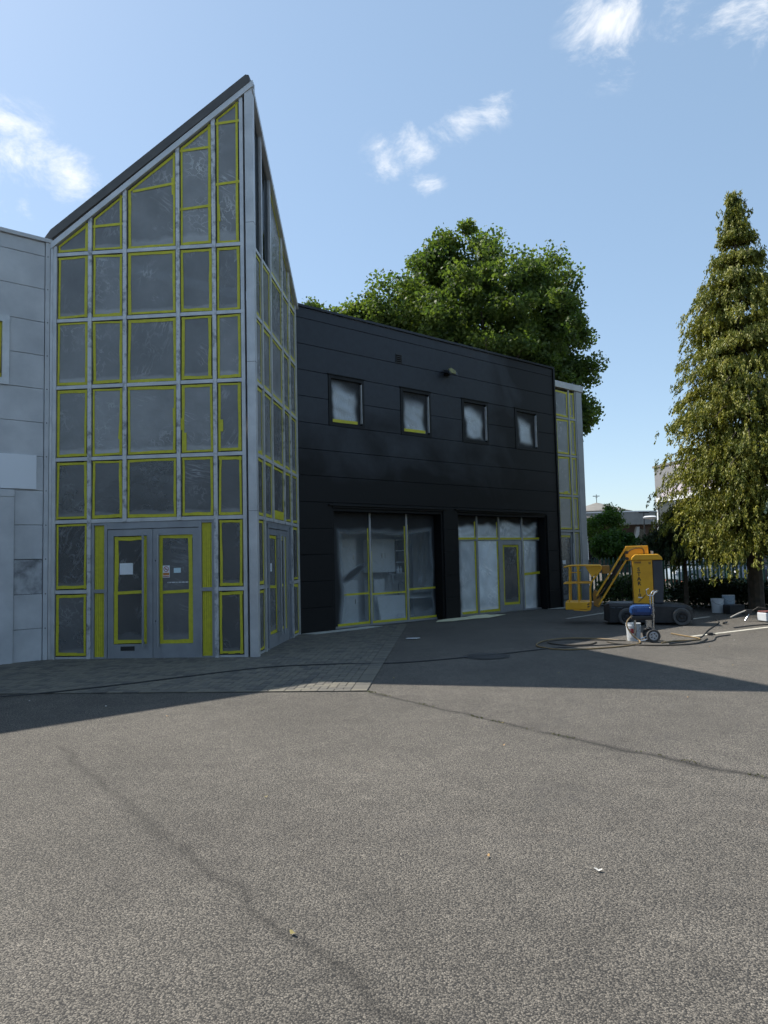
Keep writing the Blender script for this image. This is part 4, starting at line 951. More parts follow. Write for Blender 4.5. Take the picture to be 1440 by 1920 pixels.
# basket
MB().box(-.84, -.31, -.40, .40, .33, .50).build('platform', M_YEL, lift, bevel=.02)
ck = MB()
for k in range(2): ck.add([(-.365+x, -.4025, z+.055*k) for x, z in ((0, .37), (.045, .395), (.045, .425), (0, .40))], [(0, 1, 2, 3)])
ck.build('hazard_stripe', M_BLACKPL, lift, recalc=False)
MB().tube([(-.66, -.41, .325), (-.40, -.41, .31), (-.31, -.41, .33), (-.29, -.41, .40)], .014, 8).build('rail', M_YEL, lift, smooth=True)
for y in (-.39, .39):
    MB().tube([(-.83, y, 1.285), (-.70, y, 1.31), (-.40, y, 1.31), (-.06, y, 1.30), (-.03, y, 1.27), (-.06, y, 1.2), (-.26, y, .93), (-.295, y, .80), (-.30, y, .36)], .017, 8).build('rail', M_YEL, lift, smooth=True)
    MB().tube([(-.72, y, 1.30), (-.745, y, .49)], .015, 8).build('post', M_YEL, lift); MB().tube([(-.545, y, 1.31), (-.54, y, .49)], .015, 8).build('post', M_YEL, lift)
    MB().tube([(-.85, y, .915), (-.60, y, .925), (-.27, y, .92)], .014, 8).build('mid_rail', M_YEL, lift)
MB().tube([(-.83, -.39, 1.285), (-.83, .39, 1.285)], .017, 8).build('rail', M_YEL, lift); MB().tube([(-.85, -.39, .915), (-.85, .39, .915)], .014, 8).build('mid_rail', M_YEL, lift)
MB().tube([(-.76, .39, 1.14), (-.545, .39, 1.14)], .012, 8).build('mid_rail', M_YEL, lift)
MB().prism([(x, -.34, z) for x, z in ((-.38, 1.29), (-.03, 1.29), (-.02, 1.22), (-.24, 1.04))], (0, .60, 0)).build('control_box', M_YEL, lift, bevel=.01)
MB().box(-.02, .14, -.2, .2, 1.12, 1.30).build('control_housing', M_YELD, lift, bevel=.01)

# ================================================================== PAINT SPRAYER AND ITS THINGS
spr = empty('paint_sprayer', CW(4.66, 12.72), 0, 'wheeled airless paint sprayer with blue motor housing and steel handle', 'paint sprayer')
spr.rotation_euler = (0, 0, lift.rotation_euler.z+R(8))
M_BLUE = pm('sprayer_blue', (.022, .07, .22), (.016, .05, .17), 4, .25, rvar=.05)
# local: x right, z up, wheel axle at x = .0
for y in (-.17, .17): wheel(spr, 0, y, .115, .075, -1 if y < 0 else 1, M_SILVER)
MB().tube([(0, -.20, .115), (0, .20, .115)], .010, 8).build('axle', M_STEEL, spr)
hb = MB().box(-.33, .03, -.095, .095, .45, .645).build('motor_housing', M_BLUE, spr, bevel=.06)
MB().box(-.24, -.02, -.0985, -.09, .525, .575).build('nameplate', pm('plate_blue', (.03, .10, .32), (.025, .08, .26), 8, .3), hb)
MB().box(-.345, -.26, -.099, .099, .46, .63).build('front_cap', M_BLUE, hb, bevel=.05)
MB().box(-.33, .03, -.08, .08, .38, .458).build('gear_case', M_BLACKPL, spr, bevel=.02)
MB().tube([(-.27, 0, .40), (-.27, 0, .24), (-.27, 0, .10)], .022, 10).build('pump', M_STEEL, spr, smooth=True)
MB().tube([(-.05, -.02, .40), (-.10, -.02, .30), (-.02, -.04, .24), (.0, -.05, .14)], .018, 8).build('filter_pipe', M_DARKMET, spr, smooth=True)
MB().box(-.09, -.01, -.05, .05, .22, .44).build('control_unit', M_STEEL, spr, bevel=.008)
for y in (-.11, .11):
    MB().tube([(.01, y, .115), (.03, y, .45), (.03, y, .80), (.07, y, .86), (.10, y, .875)], .0135, 8).build('handle_tube', M_STEEL, spr, smooth=True)
    MB().lathe([(.021, -.012), (.021, .012)], (.03, y, .46), 'Z', 12).build('clamp', M_STEEL, spr)
MB().tube([(.10, -.11, .875), (.13, -.06, .885), (.13, .06, .885), (.10, .11, .875)], .0135, 8).build('handle_grip', M_STEEL, spr, smooth=True)
MB().tube([(.03, -.11, .80), (-.05, -.11, .815), (-.07, -.11, .84), (-.07, -.11, .91), (-.03, -.11, .93)], .008, 8).build('hose_hook', M_STEEL, spr, smooth=True)
MB().tube([(.0, -.13, .10), (-.14, -.13, .035), (-.28, -.13, .02)], .012, 8).build('foot', M_STEEL, spr, smooth=True)
MB().tube([(.0, .13, .10), (-.14, .13, .035), (-.28, .13, .02)], .012, 8).build('foot', M_STEEL, spr, smooth=True)
def bucket(loc, label, r=.125, h=.31, mat=None, sticker=False, tilt=0, lid=False):
    b = empty('paint_bucket', loc, spr.rotation_euler.z, label, 'bucket'); b.rotation_euler.x = tilt
    MB().lathe([(.004, .006), (r*.86, .006), (r*.88, .0), (r*.90, .01), (r, h-.05), (r*1.03, h-.05), (r*1.03, h-.035), (r*1.01, h-.03), (r*1.03, h), (r*.99, h), (r*.96, h-.03), (r*.84, .02), (.004, .02)], (0, 0, 0), 'Z', 32).build('body', mat or M_WHITEPL, b, smooth=True)
    MB().tube([(r*1.02*math.cos(a), r*1.02*math.sin(a), h-.04-.10*math.sin((a-R(200))/R(140)*math.pi)) for a in [R(200+14*k) for k in range(11)]], .004, 6).build('bail', M_STEEL, b)
    if sticker:
        st = MB(); a0, a1 = R(225), R(262)
        for k in range(6):
            q0, q1 = a0+(a1-a0)*k/6, a0+(a1-a0)*(k+1)/6; ra, rb = r*.953+.002, r*.985+.002
            st.add([(ra*math.cos(q0), ra*math.sin(q0), .14), (ra*math.cos(q1), ra*math.sin(q1), .14), (rb*math.cos(q1), rb*math.sin(q1), .22), (rb*math.cos(q0), rb*math.sin(q0), .22)], [(0, 1, 2, 3)])
        st.build('red_label', M_RED, b, recalc=False)
        st = MB()
        for k in range(6):
            q0, q1 = a0+(a1-a0)*k/6, a0+(a1-a0)*(k+1)/6; ra, rb = r*.935+.002, r*.952+.002
            st.add([(ra*math.cos(q0), ra*math.sin(q0), .06), (ra*math.cos(q1), ra*math.sin(q1), .06), (rb*math.cos(q1), rb*math.sin(q1), .135), (rb*math.cos(q0), rb*math.sin(q0), .135)], [(0, 1, 2, 3)])
        st.build('white_label', M_PAPER, b, recalc=False)
    if lid: MB().lathe([(.004, h+.001), (r*1.04, h+.001), (r*1.04, h+.012), (.004, h+.014)], (0, 0, 0), 'Z', 28).build('lid', M_WHITEPL, b)
    return b
M_WHITEPL = pm('white_bucket_plastic', (.66, .70, .74), (.58, .62, .66), 5, .35)
M_BLUEPL = pm('pale_blue_bucket_plastic', (.40, .50, .60), (.34, .43, .52), 5, .4)
bucket(CW(4.41, 12.90), 'white paint bucket with red label under the pump of the sprayer', sticker=True)
bucket(CW(8.42, 18.3), 'left white bucket standing by the dark hedge', .15, .36, M_WHITEPL)
bucket(CW(8.78, 18.45), 'taller pale blue bucket with lid standing by the dark hedge', .15, .42, M_BLUEPL, lid=True)
bx_ = box('tool_case', M_BLACKPL, None, -.2, .2, -.15, .15, 0, .22, .02); bx_.location = CW(8.66, 17.95); bx_.rotation_euler = (0, 0, .2); tag(bx_, 'black tool case on the ground in front of the buckets', 'case')

# hoses and cables
def smooth_path(pts, sub=8):
    P_ = [Vector(p) for p in pts]; P_ = [P_[0]*2-P_[1]]+P_+[P_[-1]*2-P_[-2]]; out = []
    for i in range(1, len(P_)-2):
        for k in range(sub):
            t = k/sub; a, b_, c, d = P_[i-1], P_[i], P_[i+1], P_[i+2]
            out.append(.5*((2*b_)+(c-a)*t+(2*a-5*b_+4*c-d)*t*t+(3*b_-a-3*c+d)*t**3))
    out.append(P_[-2]); return out
M_HOSE = pm('tan_hose', (.24, .165, .075), (.17, .12, .055), 5, .6); M_HOSED = pm('dark_hose', (.07, .06, .045), (.05, .042, .034), 5, .5)
M_CABLE = pm('black_cable', (.02, .02, .022), (.03, .03, .03), 5, .5)
G = lambda x, y, z=.014: (x, y, z)
def hose(name, pts, r, mat, label, cat): return tag(MB().tube(smooth_path(pts), r, 7).build(name, mat, smooth=True), label, cat)
bw_ = CW(4.41, 12.90)
hose('paint_hose', [(bw_.x+.13, bw_.y+.0, .52), (bw_.x-.10, bw_.y-.14, .40), (bw_.x-.155, bw_.y-.19, .28), (bw_.x-.08, bw_.y-.25, .12), (bw_.x+.02, bw_.y-.34, .02), G(6.30, .95), G(5.75, .58), G(5.05, .42), G(4.72, .78), G(4.70, 1.2), G(4.95, 1.75), G(5.4, 2.05), G(5.9, 1.9), G(6.2, 1.62)], .013, M_HOSE, 'tan paint hose looping over the asphalt from the sprayer', 'hose')
hose('paint_hose', [G(5.75, 1.35), G(5.55, 1.05), G(5.2, 1.02), G(4.95, 1.28), G(4.98, 1.62), G(5.3, 1.85), G(5.75, 1.75), G(6.3, 1.55)], .012, M_HOSED, 'dark inner loop of hose lying left of the white bucket', 'hose')
hose('paint_hose', [G(5.95, 1.42), G(6.05, 1.18), G(6.4, .90), G(6.75, .82), G(7.2, .93), G(7.5, 1.25), G(7.75, 1.7)], .013, M_HOSED, 'dark hose running past the front of the sprayer wheels', 'hose')
hose('paint_hose', [G(6.8, 1.15), G(7.1, 1.38), G(7.5, 1.5), G(7.62, 1.75), G(7.5, 2.2), G(7.4, 2.6)], .013, M_HOSE, 'tan hose curling on the asphalt right of the sprayer', 'hose')
hose('extension_cable', [G(6.9, 1.05, .01), G(7.3, 1.35, .01), G(7.7, 1.9, .01), G(8.3, 3.2, .01), G(9.0, 4.6, .01), G(9.3, 5.6, .01)], .010, M_CABLE, 'black cable running from the sprayer towards the hedge', 'cable')
hose('power_cable', [G(-3.9, -3.95, .02), G(-2.15, -3.35, .024), G(-1.17, -2.70, .024), G(-.4, -2.0, .024), G(.51, -1.24, .024), G(1.5, -.98, .024), G(2.51, -.80, .01), G(3.8, -.1, .01), G(5.02, .72, .01), G(6.2, 1.1, .01)], .009, M_CABLE, 'long thin black cable stretched over the paving in front of the tower', 'cable')
hose('extension_cable', [G(7.3, .98, .01), G(7.75, 1.42, .01), G(8.0, 1.95, .01), G(8.35, 2.25, .01)], .010, M_CABLE, 'short black cable end lying on the painted bay line', 'cable')
pg = empty('cable_plug', (8.02, 2.32, .0), .5, 'black cable plug lying on the asphalt by the bay line', 'plug')
MB().box(-.05, .05, -.03, .03, .0, .05).build('body', M_BLACKPL, pg, bevel=.01); MB().tube([(.05, 0, .02), (.12, .0, .015)], .012, 6).build('cord_grip', M_BLACKPL, pg)
hose('extension_cable', [G(8.9, 3.5, .012), G(9.5, 3.95, .012), G(10.3, 4.3, .012), G(11.2, 4.9, .012)], .011, M_CABLE, 'black cable beside the painted line at the right edge', 'cable')
# spray lance and white box at the right edge
lz = empty('spray_lance', (9.75, 4.95, 0), .15, 'spray lance with pale hose lying near the white box', 'spray gun')
MB().tube([(-.42, -.05, .10), (-.2, 0, .18), (.0, .02, .24)], .016, 8).build('lance', pm('pale_plastic', (.6, .56, .48), (.5, .46, .4), 6, .5), lz, smooth=True)
MB().box(-.03, .10, -.03, .03, .16, .26).build('grip', M_DARKMET, lz, bevel=.01); MB().tube([(.05, 0, .2), (.0, .0, .1), (-.06, 0, .015)], .018, 8).build('stand', M_STEEL, lz)
MB().tube([(.10, 0, .22), (.25, 0, .30), (.45, .03, .27)], .014, 8).build('hose_tail', M_HOSED, lz, smooth=True)
cr = empty('white_crate', (10.12, 4.80, 0), .3, 'white plastic box with red top strip at the right edge of the asphalt', 'box')
MB().box(-.16, .22, -.14, .14, .02, .20).build('body', M_WHITEPL, cr, bevel=.015); MB().box(-.15, .21, -.13, .13, .2005, .235).build('lid', pm('dull_red_lid', (.16, .05, .045), (.10, .04, .04), 6, .6), cr, bevel=.01)
for x in (-.1, .16): MB().box(x-.03, x+.03, -.12, .12, 0, .0195).build('foot', M_BLACKPL, cr)
tk = empty('hand_tool', (9.05, 4.35, 0), .8, 'small dark nozzle tool lying on the asphalt left of the white box', 'tool')
MB().tube([(-.09, 0, .03), (.06, .0, .035)], .022, 8).build('body', M_DARKMET, tk); MB().tube([(.06, 0, .035), (.16, .02, .05)], .009, 6).build('nozzle', M_STEEL, tk)

# masking sheets on the ground
def sheet(pts, label, mat=M_TAPE2):
    n = len(pts); c = Vector((sum(p[0] for p in pts)/n, sum(p[1] for p in pts)/n)); m = MB()
    top = [(p[0], p[1], .020+random.uniform(0, .012)) for p in pts]
    m.add([(c.x, c.y, .022)]+top, [(0, 1+i, 1+(i+1) % n) for i in range(n)])
    m.add([(p[0], p[1], .016) for p in pts]+top, [(i, (i+1) % n, n+(i+1) % n, n+i) for i in range(n)])
    return tag(m.build('masking_sheet', mat, recalc=False), label, 'sheet')
def bpt(t, d): return (t*Q+d*Q, S+t*Q-d*Q)
M_SHG = pm('grey_masking_paper', (.55, .55, .50), (.42, .42, .38), 6, .8)
sheet([bpt(.08, .04), bpt(.9, .03), bpt(1.9, -.05), bpt(2.25, .10), bpt(1.6, .26), bpt(.75, .30), bpt(.2, .34)], 'grey paper sheet on the ground at the foot of the wall by the tower', M_SHG)
sheet([bpt(4.0, .12), bpt(4.4, .02), bpt(5.0, .03), bpt(5.75, -.20), bpt(6.0, -.12), bpt(5.95, .10), bpt(6.35, .28), bpt(5.3, .62), bpt(5.0, .48), bpt(4.1, .52), bpt(3.7, .36)], 'beige masking paper on the ground between the two shopfronts')
sheet([bpt(8.5, .02), bpt(9.2, .02), bpt(9.7, .22), bpt(9.2, .36), bpt(8.8, .22)], 'grey paper sheet on the ground near the lift basket', M_SHG)
sheet([(2.35, 2.3), (2.55, 2.28), (2.62, 2.40), (2.38, 2.42)], 'small crumpled pale scrap beside the paving edge', M_PAPER)
# iron cover
mhc = empty('manhole_cover', (3.76, -.2, 0), .2, 'dark iron manhole cover in the shaded asphalt', 'manhole cover')
MB().lathe([(.004, .004), (.36, .004), (.36, .007), (.004, .0075)], (0, 0, 0), 'Z', 32).build('frame', M_DARKMET, mhc)
M_IRON = pm('iron_cover', (.03, .03, .03), (.045, .042, .04), 14, .6, bump=.4, bscale=60)
MB().lathe([(.004, .008), (.31, .008), (.31, .010), (.004, .0105)], (0, 0, 0), 'Z', 32).build('lid', M_IRON, mhc)

# dry leaves and chips scattered on the ground
lf = [(3.6, -5.55), (-.9, -6.1), (1.95, -6.85), (3.35, -7.75), (3.88, -7.9), (2.5, -8.55), (4.9, -8.55), (4.35, -9.15), (3.65, -4.75), (.3, -4.4), (-.6, -3.9), (4.6, -1.9), (7.4, .6), (8.1, 1.4), (7.0, -1.4), (5.7, -3.6), (-1.7, -3.55), (2.45, -2.2)]
M_LEAFD = [pm('dry_leaf_tan', (.42, .27, .12), (.34, .2, .08), 20, .8), pm('pale_chip', (.62, .60, .55), (.5, .48, .44), 20, .8), pm('dry_leaf_yellow', (.36, .30, .12), (.3, .24, .08), 20, .8)]
for i, (x, y) in enumerate(lf):
    m = MB(); s = random.uniform(.009, .016); n = 8
    pts = [(s*1.6*math.cos(2*math.pi*k/n)*random.uniform(.8, 1.1), s*.75*math.sin(2*math.pi*k/n)*random.uniform(.7, 1.1), .006+.010*abs(math.cos(2*math.pi*k/n))) for k in range(n)]
    m.add([(0, 0, .006)]+pts, [(0, 1+k, 1+(k+1) % n) for k in range(n)])
    k = i % 3; o = m.build('fallen_leaf', M_LEAFD[k], recalc=False); o.location = (x, y, .002 if (y < PY0 or x > PX1) else .016); o.rotation_euler = (0, 0, random.uniform(0, 6))
    tag(o, ('small tan dry leaf lying on the ground', 'small pale chip lying on the ground', 'small yellowed leaf lying on the ground')[k], 'leaf' if k != 1 else 'chip', ('tan leaves scattered on the ground', 'pale chips scattered on the ground', 'yellow leaves scattered on the ground')[k])

# ================================================================== FENCE, PLANTS, TREES
def leaf_mat(name, c1, c2, trans=.35, rough=.55, clump=2.5):
    m, N, L, b = principled(name); out = N['Material Output']
    gi = nd('ShaderNodeNewGeometry', N).outputs['Random Per Island']
    # colour drifts from spray to spray, with a little leaf to leaf difference
    cn = rng_(N, L, noise(N, L, nd('ShaderNodeTexCoord', N).outputs['Object'], clump, 3, .6), .36, .64)
    cm_ = nd('ShaderNodeMath', N, operation='MULTIPLY_ADD'); L.new(cn, cm_.inputs[0]); cm_.inputs[1].default_value = .68; g3 = nd('ShaderNodeMath', N, operation='MULTIPLY'); L.new(gi, g3.inputs[0]); g3.inputs[1].default_value = .32; L.new(g3.outputs[0], cm_.inputs[2])
    c = ramp_mix(N, L, cm_.outputs[0], c1, c2); L.new(c, b.inputs['Base Color']); b.inputs['Roughness'].default_value = rough; b.inputs['Specular IOR Level'].default_value = .3
    tl = nd('ShaderNodeBsdfTranslucent', N); g2 = nd('ShaderNodeVectorMath', N, operation='MULTIPLY'); L.new(c, g2.inputs[0]); g2.inputs[1].default_value = (1.5, 1.6, .7); L.new(g2.outputs[0], tl.inputs[0])
    ms = nd('ShaderNodeMixShader', N); ms.inputs[0].default_value = trans; L.new(b.outputs[0], ms.inputs[1]); L.new(tl.outputs[0], ms.inputs[2]); L.new(ms.outputs[0], out.inputs['Surface']); return m
def leaves(name, pos, size, mat, parent, aspect=.7, axis=None, jitter=1.0):
    n = len(pos); a = rng.normal(size=(n, 3))
    if axis is not None: a = axis+a*jitter
    a /= np.linalg.norm(a, axis=1, keepdims=True); r = rng.normal(size=(n, 3)); b = np.cross(a, r); b /= np.linalg.norm(b, axis=1, keepdims=True); c = np.cross(a, b)
    s = size[:, None] if np.ndim(size) else size
    v = np.stack([pos-a*s*.5, pos+b*s*aspect*.5+c*s*.08, pos+a*s*.5, pos-b*s*aspect*.5+c*s*.08], 1).reshape(-1, 3).astype(np.float32)
    me = bpy.data.meshes.new(name); me.vertices.add(4*n); me.vertices.foreach_set('co', v.ravel())
    me.loops.add(4*n); me.loops.foreach_set('vertex_index', np.arange(4*n, dtype=np.int32)); me.polygons.add(n)
    me.polygons.foreach_set('loop_start', np.arange(0, 4*n, 4, dtype=np.int32)); me.polygons.foreach_set('loop_total', np.full(n, 4, dtype=np.int32))
    me.update(calc_edges=True); me.validate(); me.materials.append(mat)
    o = bpy.data.objects.new(name, me); col.objects.link(o)
    if parent is not None: o.parent = parent
    return o
M_BARK = pm('bark', (.11, .085, .06), (.06, .047, .036), 7, .9, bump=.6, bscale=18)
ROTC = -YAW            # plants below are laid out in camera-right / camera-ahead metres and turned into the world
def plant(name, x, y, label, cat='tree', group=None):
    return empty(name, CW(x, y), math.atan2(CWdir(1, 0).y, CWdir(1, 0).x), label, cat, group)
def broadleaf(root, lobes, nclump, per, cl_r, leaf, mat, trunk_h, trunk_r, seed, shell=(.5, 1.0), limbs=40):
    rs = np.random.RandomState(seed); cs = []
    wts = np.array([l[3]**2 for l in lobes]); wts = wts/wts.sum()
    for k in range(nclump):
        l = lobes[rs.choice(len(lobes), p=wts)]; d = rs.normal(size=3); d /= np.linalg.norm(d); q = rs.uniform(*shell)*(1+.14*rs.normal())
        cs.append((l[0]+d[0]*l[3]*q, l[1]+d[1]*l[3]*q, l[2]+d[2]*l[3]*q*.9))
    cs = np.array(cs)
    pos = []
    for c in cs:                                                # a tuft: leaves inside a flattened ball, ragged at its rim
        k_ = int(per*rs.uniform(.4, 1.6)); dv = rs.normal(size=(k_, 3)); dv /= np.linalg.norm(dv, axis=1, keepdims=True)
        pos.append(c+dv*(rs.uniform(size=(k_, 1))**.45)*cl_r*rs.uniform(.7, 1.5)*np.array([1, 1, .7])+rs.normal(size=(k_, 3))*cl_r*.12)
    pos = np.concatenate(pos)
    leaves('crown', pos, leaf*rs.uniform(.6, 1.25, len(pos)), mat, root, .75)
    t = MB().tube([(0, 0, 0), (.05*trunk_r, .1, trunk_h*.5), (.1, 0, trunk_h)], trunk_r, 10, trunk_r*.6); t.build('trunk', M_BARK, root, smooth=True)
    lm = MB()
    for k in range(limbs):
        c = cs[rs.randint(len(cs))]; z0 = trunk_h*rs.uniform(.7, 1); mid = Vector(((c[0])*.45+rs.normal()*.15, c[1]*.45, z0+(c[2]-z0)*.55))
        lm.tube([(0, 0, z0), tuple(mid), tuple(c)], trunk_r*.35, 6, trunk_r*.05)
    lm.build('limbs', M_BARK, root, smooth=True)['kind'] = 'stuff'; return cs
# big plane tree behind the wing
M_PLANE = leaf_mat('plane_leaf', (.135, .178, .04), (.042, .08, .024), .45, clump=.9)
pt = plant('plane_tree', 4.5, 32, 'large round broadleaf tree rising behind the black wing')
X0 = 4.5
lobes = [(4.6-X0, 0, 11.6, 4.3), (1.4-X0, -.5, 11.6, 2.7), (6.9-X0, .4, 12.8, 2.6), (7.3-X0, 0, 9.6, 2.0), (4.3-X0, .3, 15.2, 1.8), (7.2-X0, .5, 14.7, 1.1), (2.6-X0, .0, 15.0, 1.4), (-.4-X0, -.4, 12.2, 1.5), (-2.3-X0, -.6, 12.3, 1.0), (8.5-X0, 0, 7.6, .8), (5.2-X0, 0, 9.0, 3.3), (8.4-X0, .2, 11.3, 1.0), (9.0-X0, 0, 9.6, .8), (9.15-X0, 0, 7.9, .75)]
broadleaf(pt, lobes, 540, 250, .60, .17, M_PLANE, 8, .42, 3, (.55, 1.0))
# slender trees beyond the fence by the end bay
M_ROB = leaf_mat('pale_leaf', (.085, .15, .03), (.05, .10, .022), .45)
t1 = plant('young_tree', 9.5, 31, 'pale feathery young tree beyond the fence right of the end bay'); broadleaf(t1, [(0, 0, 2.7, .75), (.25, 0, 3.2, .5), (-.4, 0, 2.9, .45)], 90, 45, .26, .11, M_ROB, 2.2, .06, 5, limbs=16)
t2 = plant('bushy_tree', 9.35, 29, 'dense green small tree beyond the fence just left of the lift arm'); broadleaf(t2, [(0, 0, 1.8, .75), (-.5, 0, 1.9, .5), (.5, .1, 1.85, .5)], 150, 70, .24, .11, leaf_mat('bushy_leaf', (.06, .12, .02), (.03, .07, .015), .35), 1.4, .06, 6, limbs=16)
for i, (x, y, h, lab) in enumerate(((31.5, 92, 6.0, 'far small tree showing over the round building roof'), (40, 95, 5.0, 'far tree behind the street lamps'), (19, 88, 5.2, 'far tree behind the round building on the left'))):
    t = plant('far_tree', x, y, lab); broadleaf(t, [(0, 0, h-1.2, 1.4), (1.2, 0, h-1.8, 1.2), (-1.2, 0, h-1.7, 1.2)], 60, 50, .4, .35, M_ROB, h*.5, .15, 30+i, limbs=6)

# golden conifer
def conifer(root, H, prof, zlow, nbr, mat, seed, spray=.12, nsp=16, per=9, tr=.20):
    rs = np.random.RandomState(seed); P_, A_, S_ = [], [], []; br = MB()
    zs = [p[0] for p in prof]; rs_ = [p[1] for p in prof]
    for k in range(nbr):
        u = rs.uniform()**1.2; z = zlow+(H-zlow)*u*.985; z = round(z/.58)*.58+rs.normal()*.06 if z < H-1.4 else z; z = min(max(z, zlow-.1), H-.02); R0 = np.interp(z, zs, rs_); Lr = R0*rs.choice([.5, .75, .95, 1.12, 1.28], p=[.14, .24, .28, .24, .10])*rs.uniform(.9, 1.08)
        a = rs.uniform(0, 2*np.pi); d = np.array([math.cos(a), math.sin(a), 0.]); sd = np.array([-d[1], d[0], 0.]); rise = rs.uniform(.05, .28); wid = .16+.16*Lr
        n = max(4, int(nsp*(Lr+.25)))
        def at(t): return d*Lr*t+np.array([0, 0, z+Lr*(rise*t*1.6-.40*t*t*t)])
        if k % 3 == 0: br.tube([tuple(at(t)) for t in (0, .35, .7, .95)], .02+.012*Lr, 5, .006)
        for j in range(n):
            t = .18+.84*(j+rs.uniform())/n; c = at(t)+sd*rs.normal()*wid*(1.05-.6*t)+np.array([0, 0, rs.normal()*.03])
            ln = rs.uniform(.12, .34)*(.5+.5*min(1, Lr)); m = per
            q = rs.uniform(size=m); side = rs.normal(size=(m, 3))*.026*(1.15-.7*q)[:, None]
            P_.append(c+np.outer(q, [d[0]*ln*.35, d[1]*ln*.35, -ln])+side); A_.append(np.tile([d[0]*.45, d[1]*.45, -1.0], (m, 1))); S_.append(rs.uniform(.6, 1.3, m)*spray)
    P_ = np.concatenate(P_); A_ = np.concatenate(A_); S_ = np.concatenate(S_)
    leaves('crown', P_, S_, mat, root, .36, A_, .42)
    br.build('branches', M_BARK, root, smooth=True)['kind'] = 'stuff'
    MB().tube([(0, 0, 0), (.02, .03, H*.3), (-.02, 0, H*.65), (.0, 0, H*.99)], tr, 10, .015).build('trunk', M_BARK, root, smooth=True)
M_GOLD = leaf_mat('golden_conifer_spray', (.33, .31, .045), (.07, .10, .022), .15, clump=2.2)
cf = plant('golden_conifer', 9.52, 18.5, 'tall golden green conifer with drooping sprays at the right')
conifer(cf, 11.2, [(1.3, 2.0), (2.2, 1.95), (3.2, 1.9), (4.5, 1.7), (6.0, 1.5), (7.4, 1.3), (8.5, .92), (9.5, .52), (10.3, .20), (11.2, .02)], 1.5, 560, M_GOLD, 9, .085, 20, 18)
M_DRK = leaf_mat('dark_conifer_spray', (.035, .055, .02), (.018, .03, .012), .15)
cs2 = plant('low_conifer', 8.1, 19.4, 'low dark conifer with hanging branches behind the lift and the tall conifer')
conifer(cs2, 2.9, [(1.4, 1.15), (2.0, 1.0), (2.5, .5), (2.9, .1)], 1.45, 90, M_DRK, 12, .10, 15, 14, .07)
cs3 = plant('blue_cedar', 9.3, 14.4, 'blue green cedar reaching in at the right edge of the view')
conifer(cs3, 6.0, [(1.0, 1.3), (3.0, 1.45), (4.5, .9), (6.0, .1)], 2.2, 80, leaf_mat('blue_cedar_needles', (.055, .095, .07), (.03, .06, .045), .15), 14, .09, 12, 12, .12)

# palisade fence: posts, rails, pales
M_FEN = pm('green_fence_paint', (.022, .08, .058), (.015, .055, .042), 6, .45)
fen = plant('palisade_fence', 0, 0, 'green steel palisade fence behind the lift and the conifer', 'fence')
F0, F1 = Vector((6.3, 23.2, 0)), Vector((15.5, 22.2, 0)); FD = (F1-F0); FL = FD.length; FD.normalize()
pale_m = MB(); p = [(-.032, 0, .05), (-.032, 0, 1.36), (-.0, 0, 1.46), (.032, 0, 1.36), (.032, 0, .05)]; pale_m.prism(p, (0, .012, 0))
first = None; npale = int(FL/.118); fang = math.atan2(FD.y, FD.x)
for k in range(npale):
    c = F0+FD*(.118*k)
    if first is None: first = pale_m.build('pale', M_FEN, fen); o = first
    else: o = first.copy(); col.objects.link(o); o.parent = fen
    o.location = c; o.rotation_euler = (0, random.gauss(0, .012), fang)
for z in (.35, 1.15): MB().bar(F0+Vector((0, .03, z)), F1+Vector((0, .03, z)), .04, .05).build('rail', M_FEN, fen)
for k in range(5):
    c = F0+FD*(.1+2.25*k); MB().box(c.x-.04, c.x+.04, c.y+.06, c.y+.14, 0, 1.5).build('post', M_FEN, fen)
# hedge and shrubs at its foot
def shrub(x, y, rx, ry, h, n, leaf, mat, name, label, cat='shrub'):
    r_ = plant(name, x, y, label, cat); q = rng.uniform(-1, 1, (n, 3)); hgt = h*(1-.25*np.abs(q[:, 0])**3)*(.86+.14*np.sin(q[:, 0]*9+x)*np.cos(q[:, 1]*5))
    pos = np.stack([q[:, 0]*rx+rng.normal(size=n)*.04, q[:, 1]*ry+rng.normal(size=n)*.04, .03+(q[:, 2]*.5+.5)**.7*hgt+rng.normal(size=n)*.03], 1)
    leaves('foliage', pos, leaf*rng.uniform(.6, 1.3, n), mat, r_, .65)
    st = MB()
    for k in range(10):
        a = rng.uniform(-1, 1, 3); st.tube([(a[0]*rx*.8, a[1]*ry*.6, 0), (a[0]*rx, a[1]*ry, h*.75)], .012, 5, .005)
    st.build('stems', M_BARK, r_)['kind'] = 'stuff'; return r_
M_IVY = leaf_mat('dark_ivy_leaf', (.03, .05, .016), (.014, .026, .009), .15)
M_LAUR = leaf_mat('glossy_shrub_leaf', (.075, .115, .035), (.035, .06, .02), .3, .3)
shrub(7.4, 21.6, .95, .45, .95, 5200, .085, M_LAUR, 'laurel_shrub', 'leafy light speckled shrub behind the lift arm')
shrub(9.2, 20.2, 1.1, .55, .82, 7000, .085, M_IVY, 'ivy_hedge', 'dark hedge behind the lift wheels and the buckets', 'hedge')
shrub(11.6, 19.3, 1.6, .6, .80, 9000, .085, M_IVY, 'ivy_hedge', 'dark hedge under the tall conifer at the right', 'hedge')
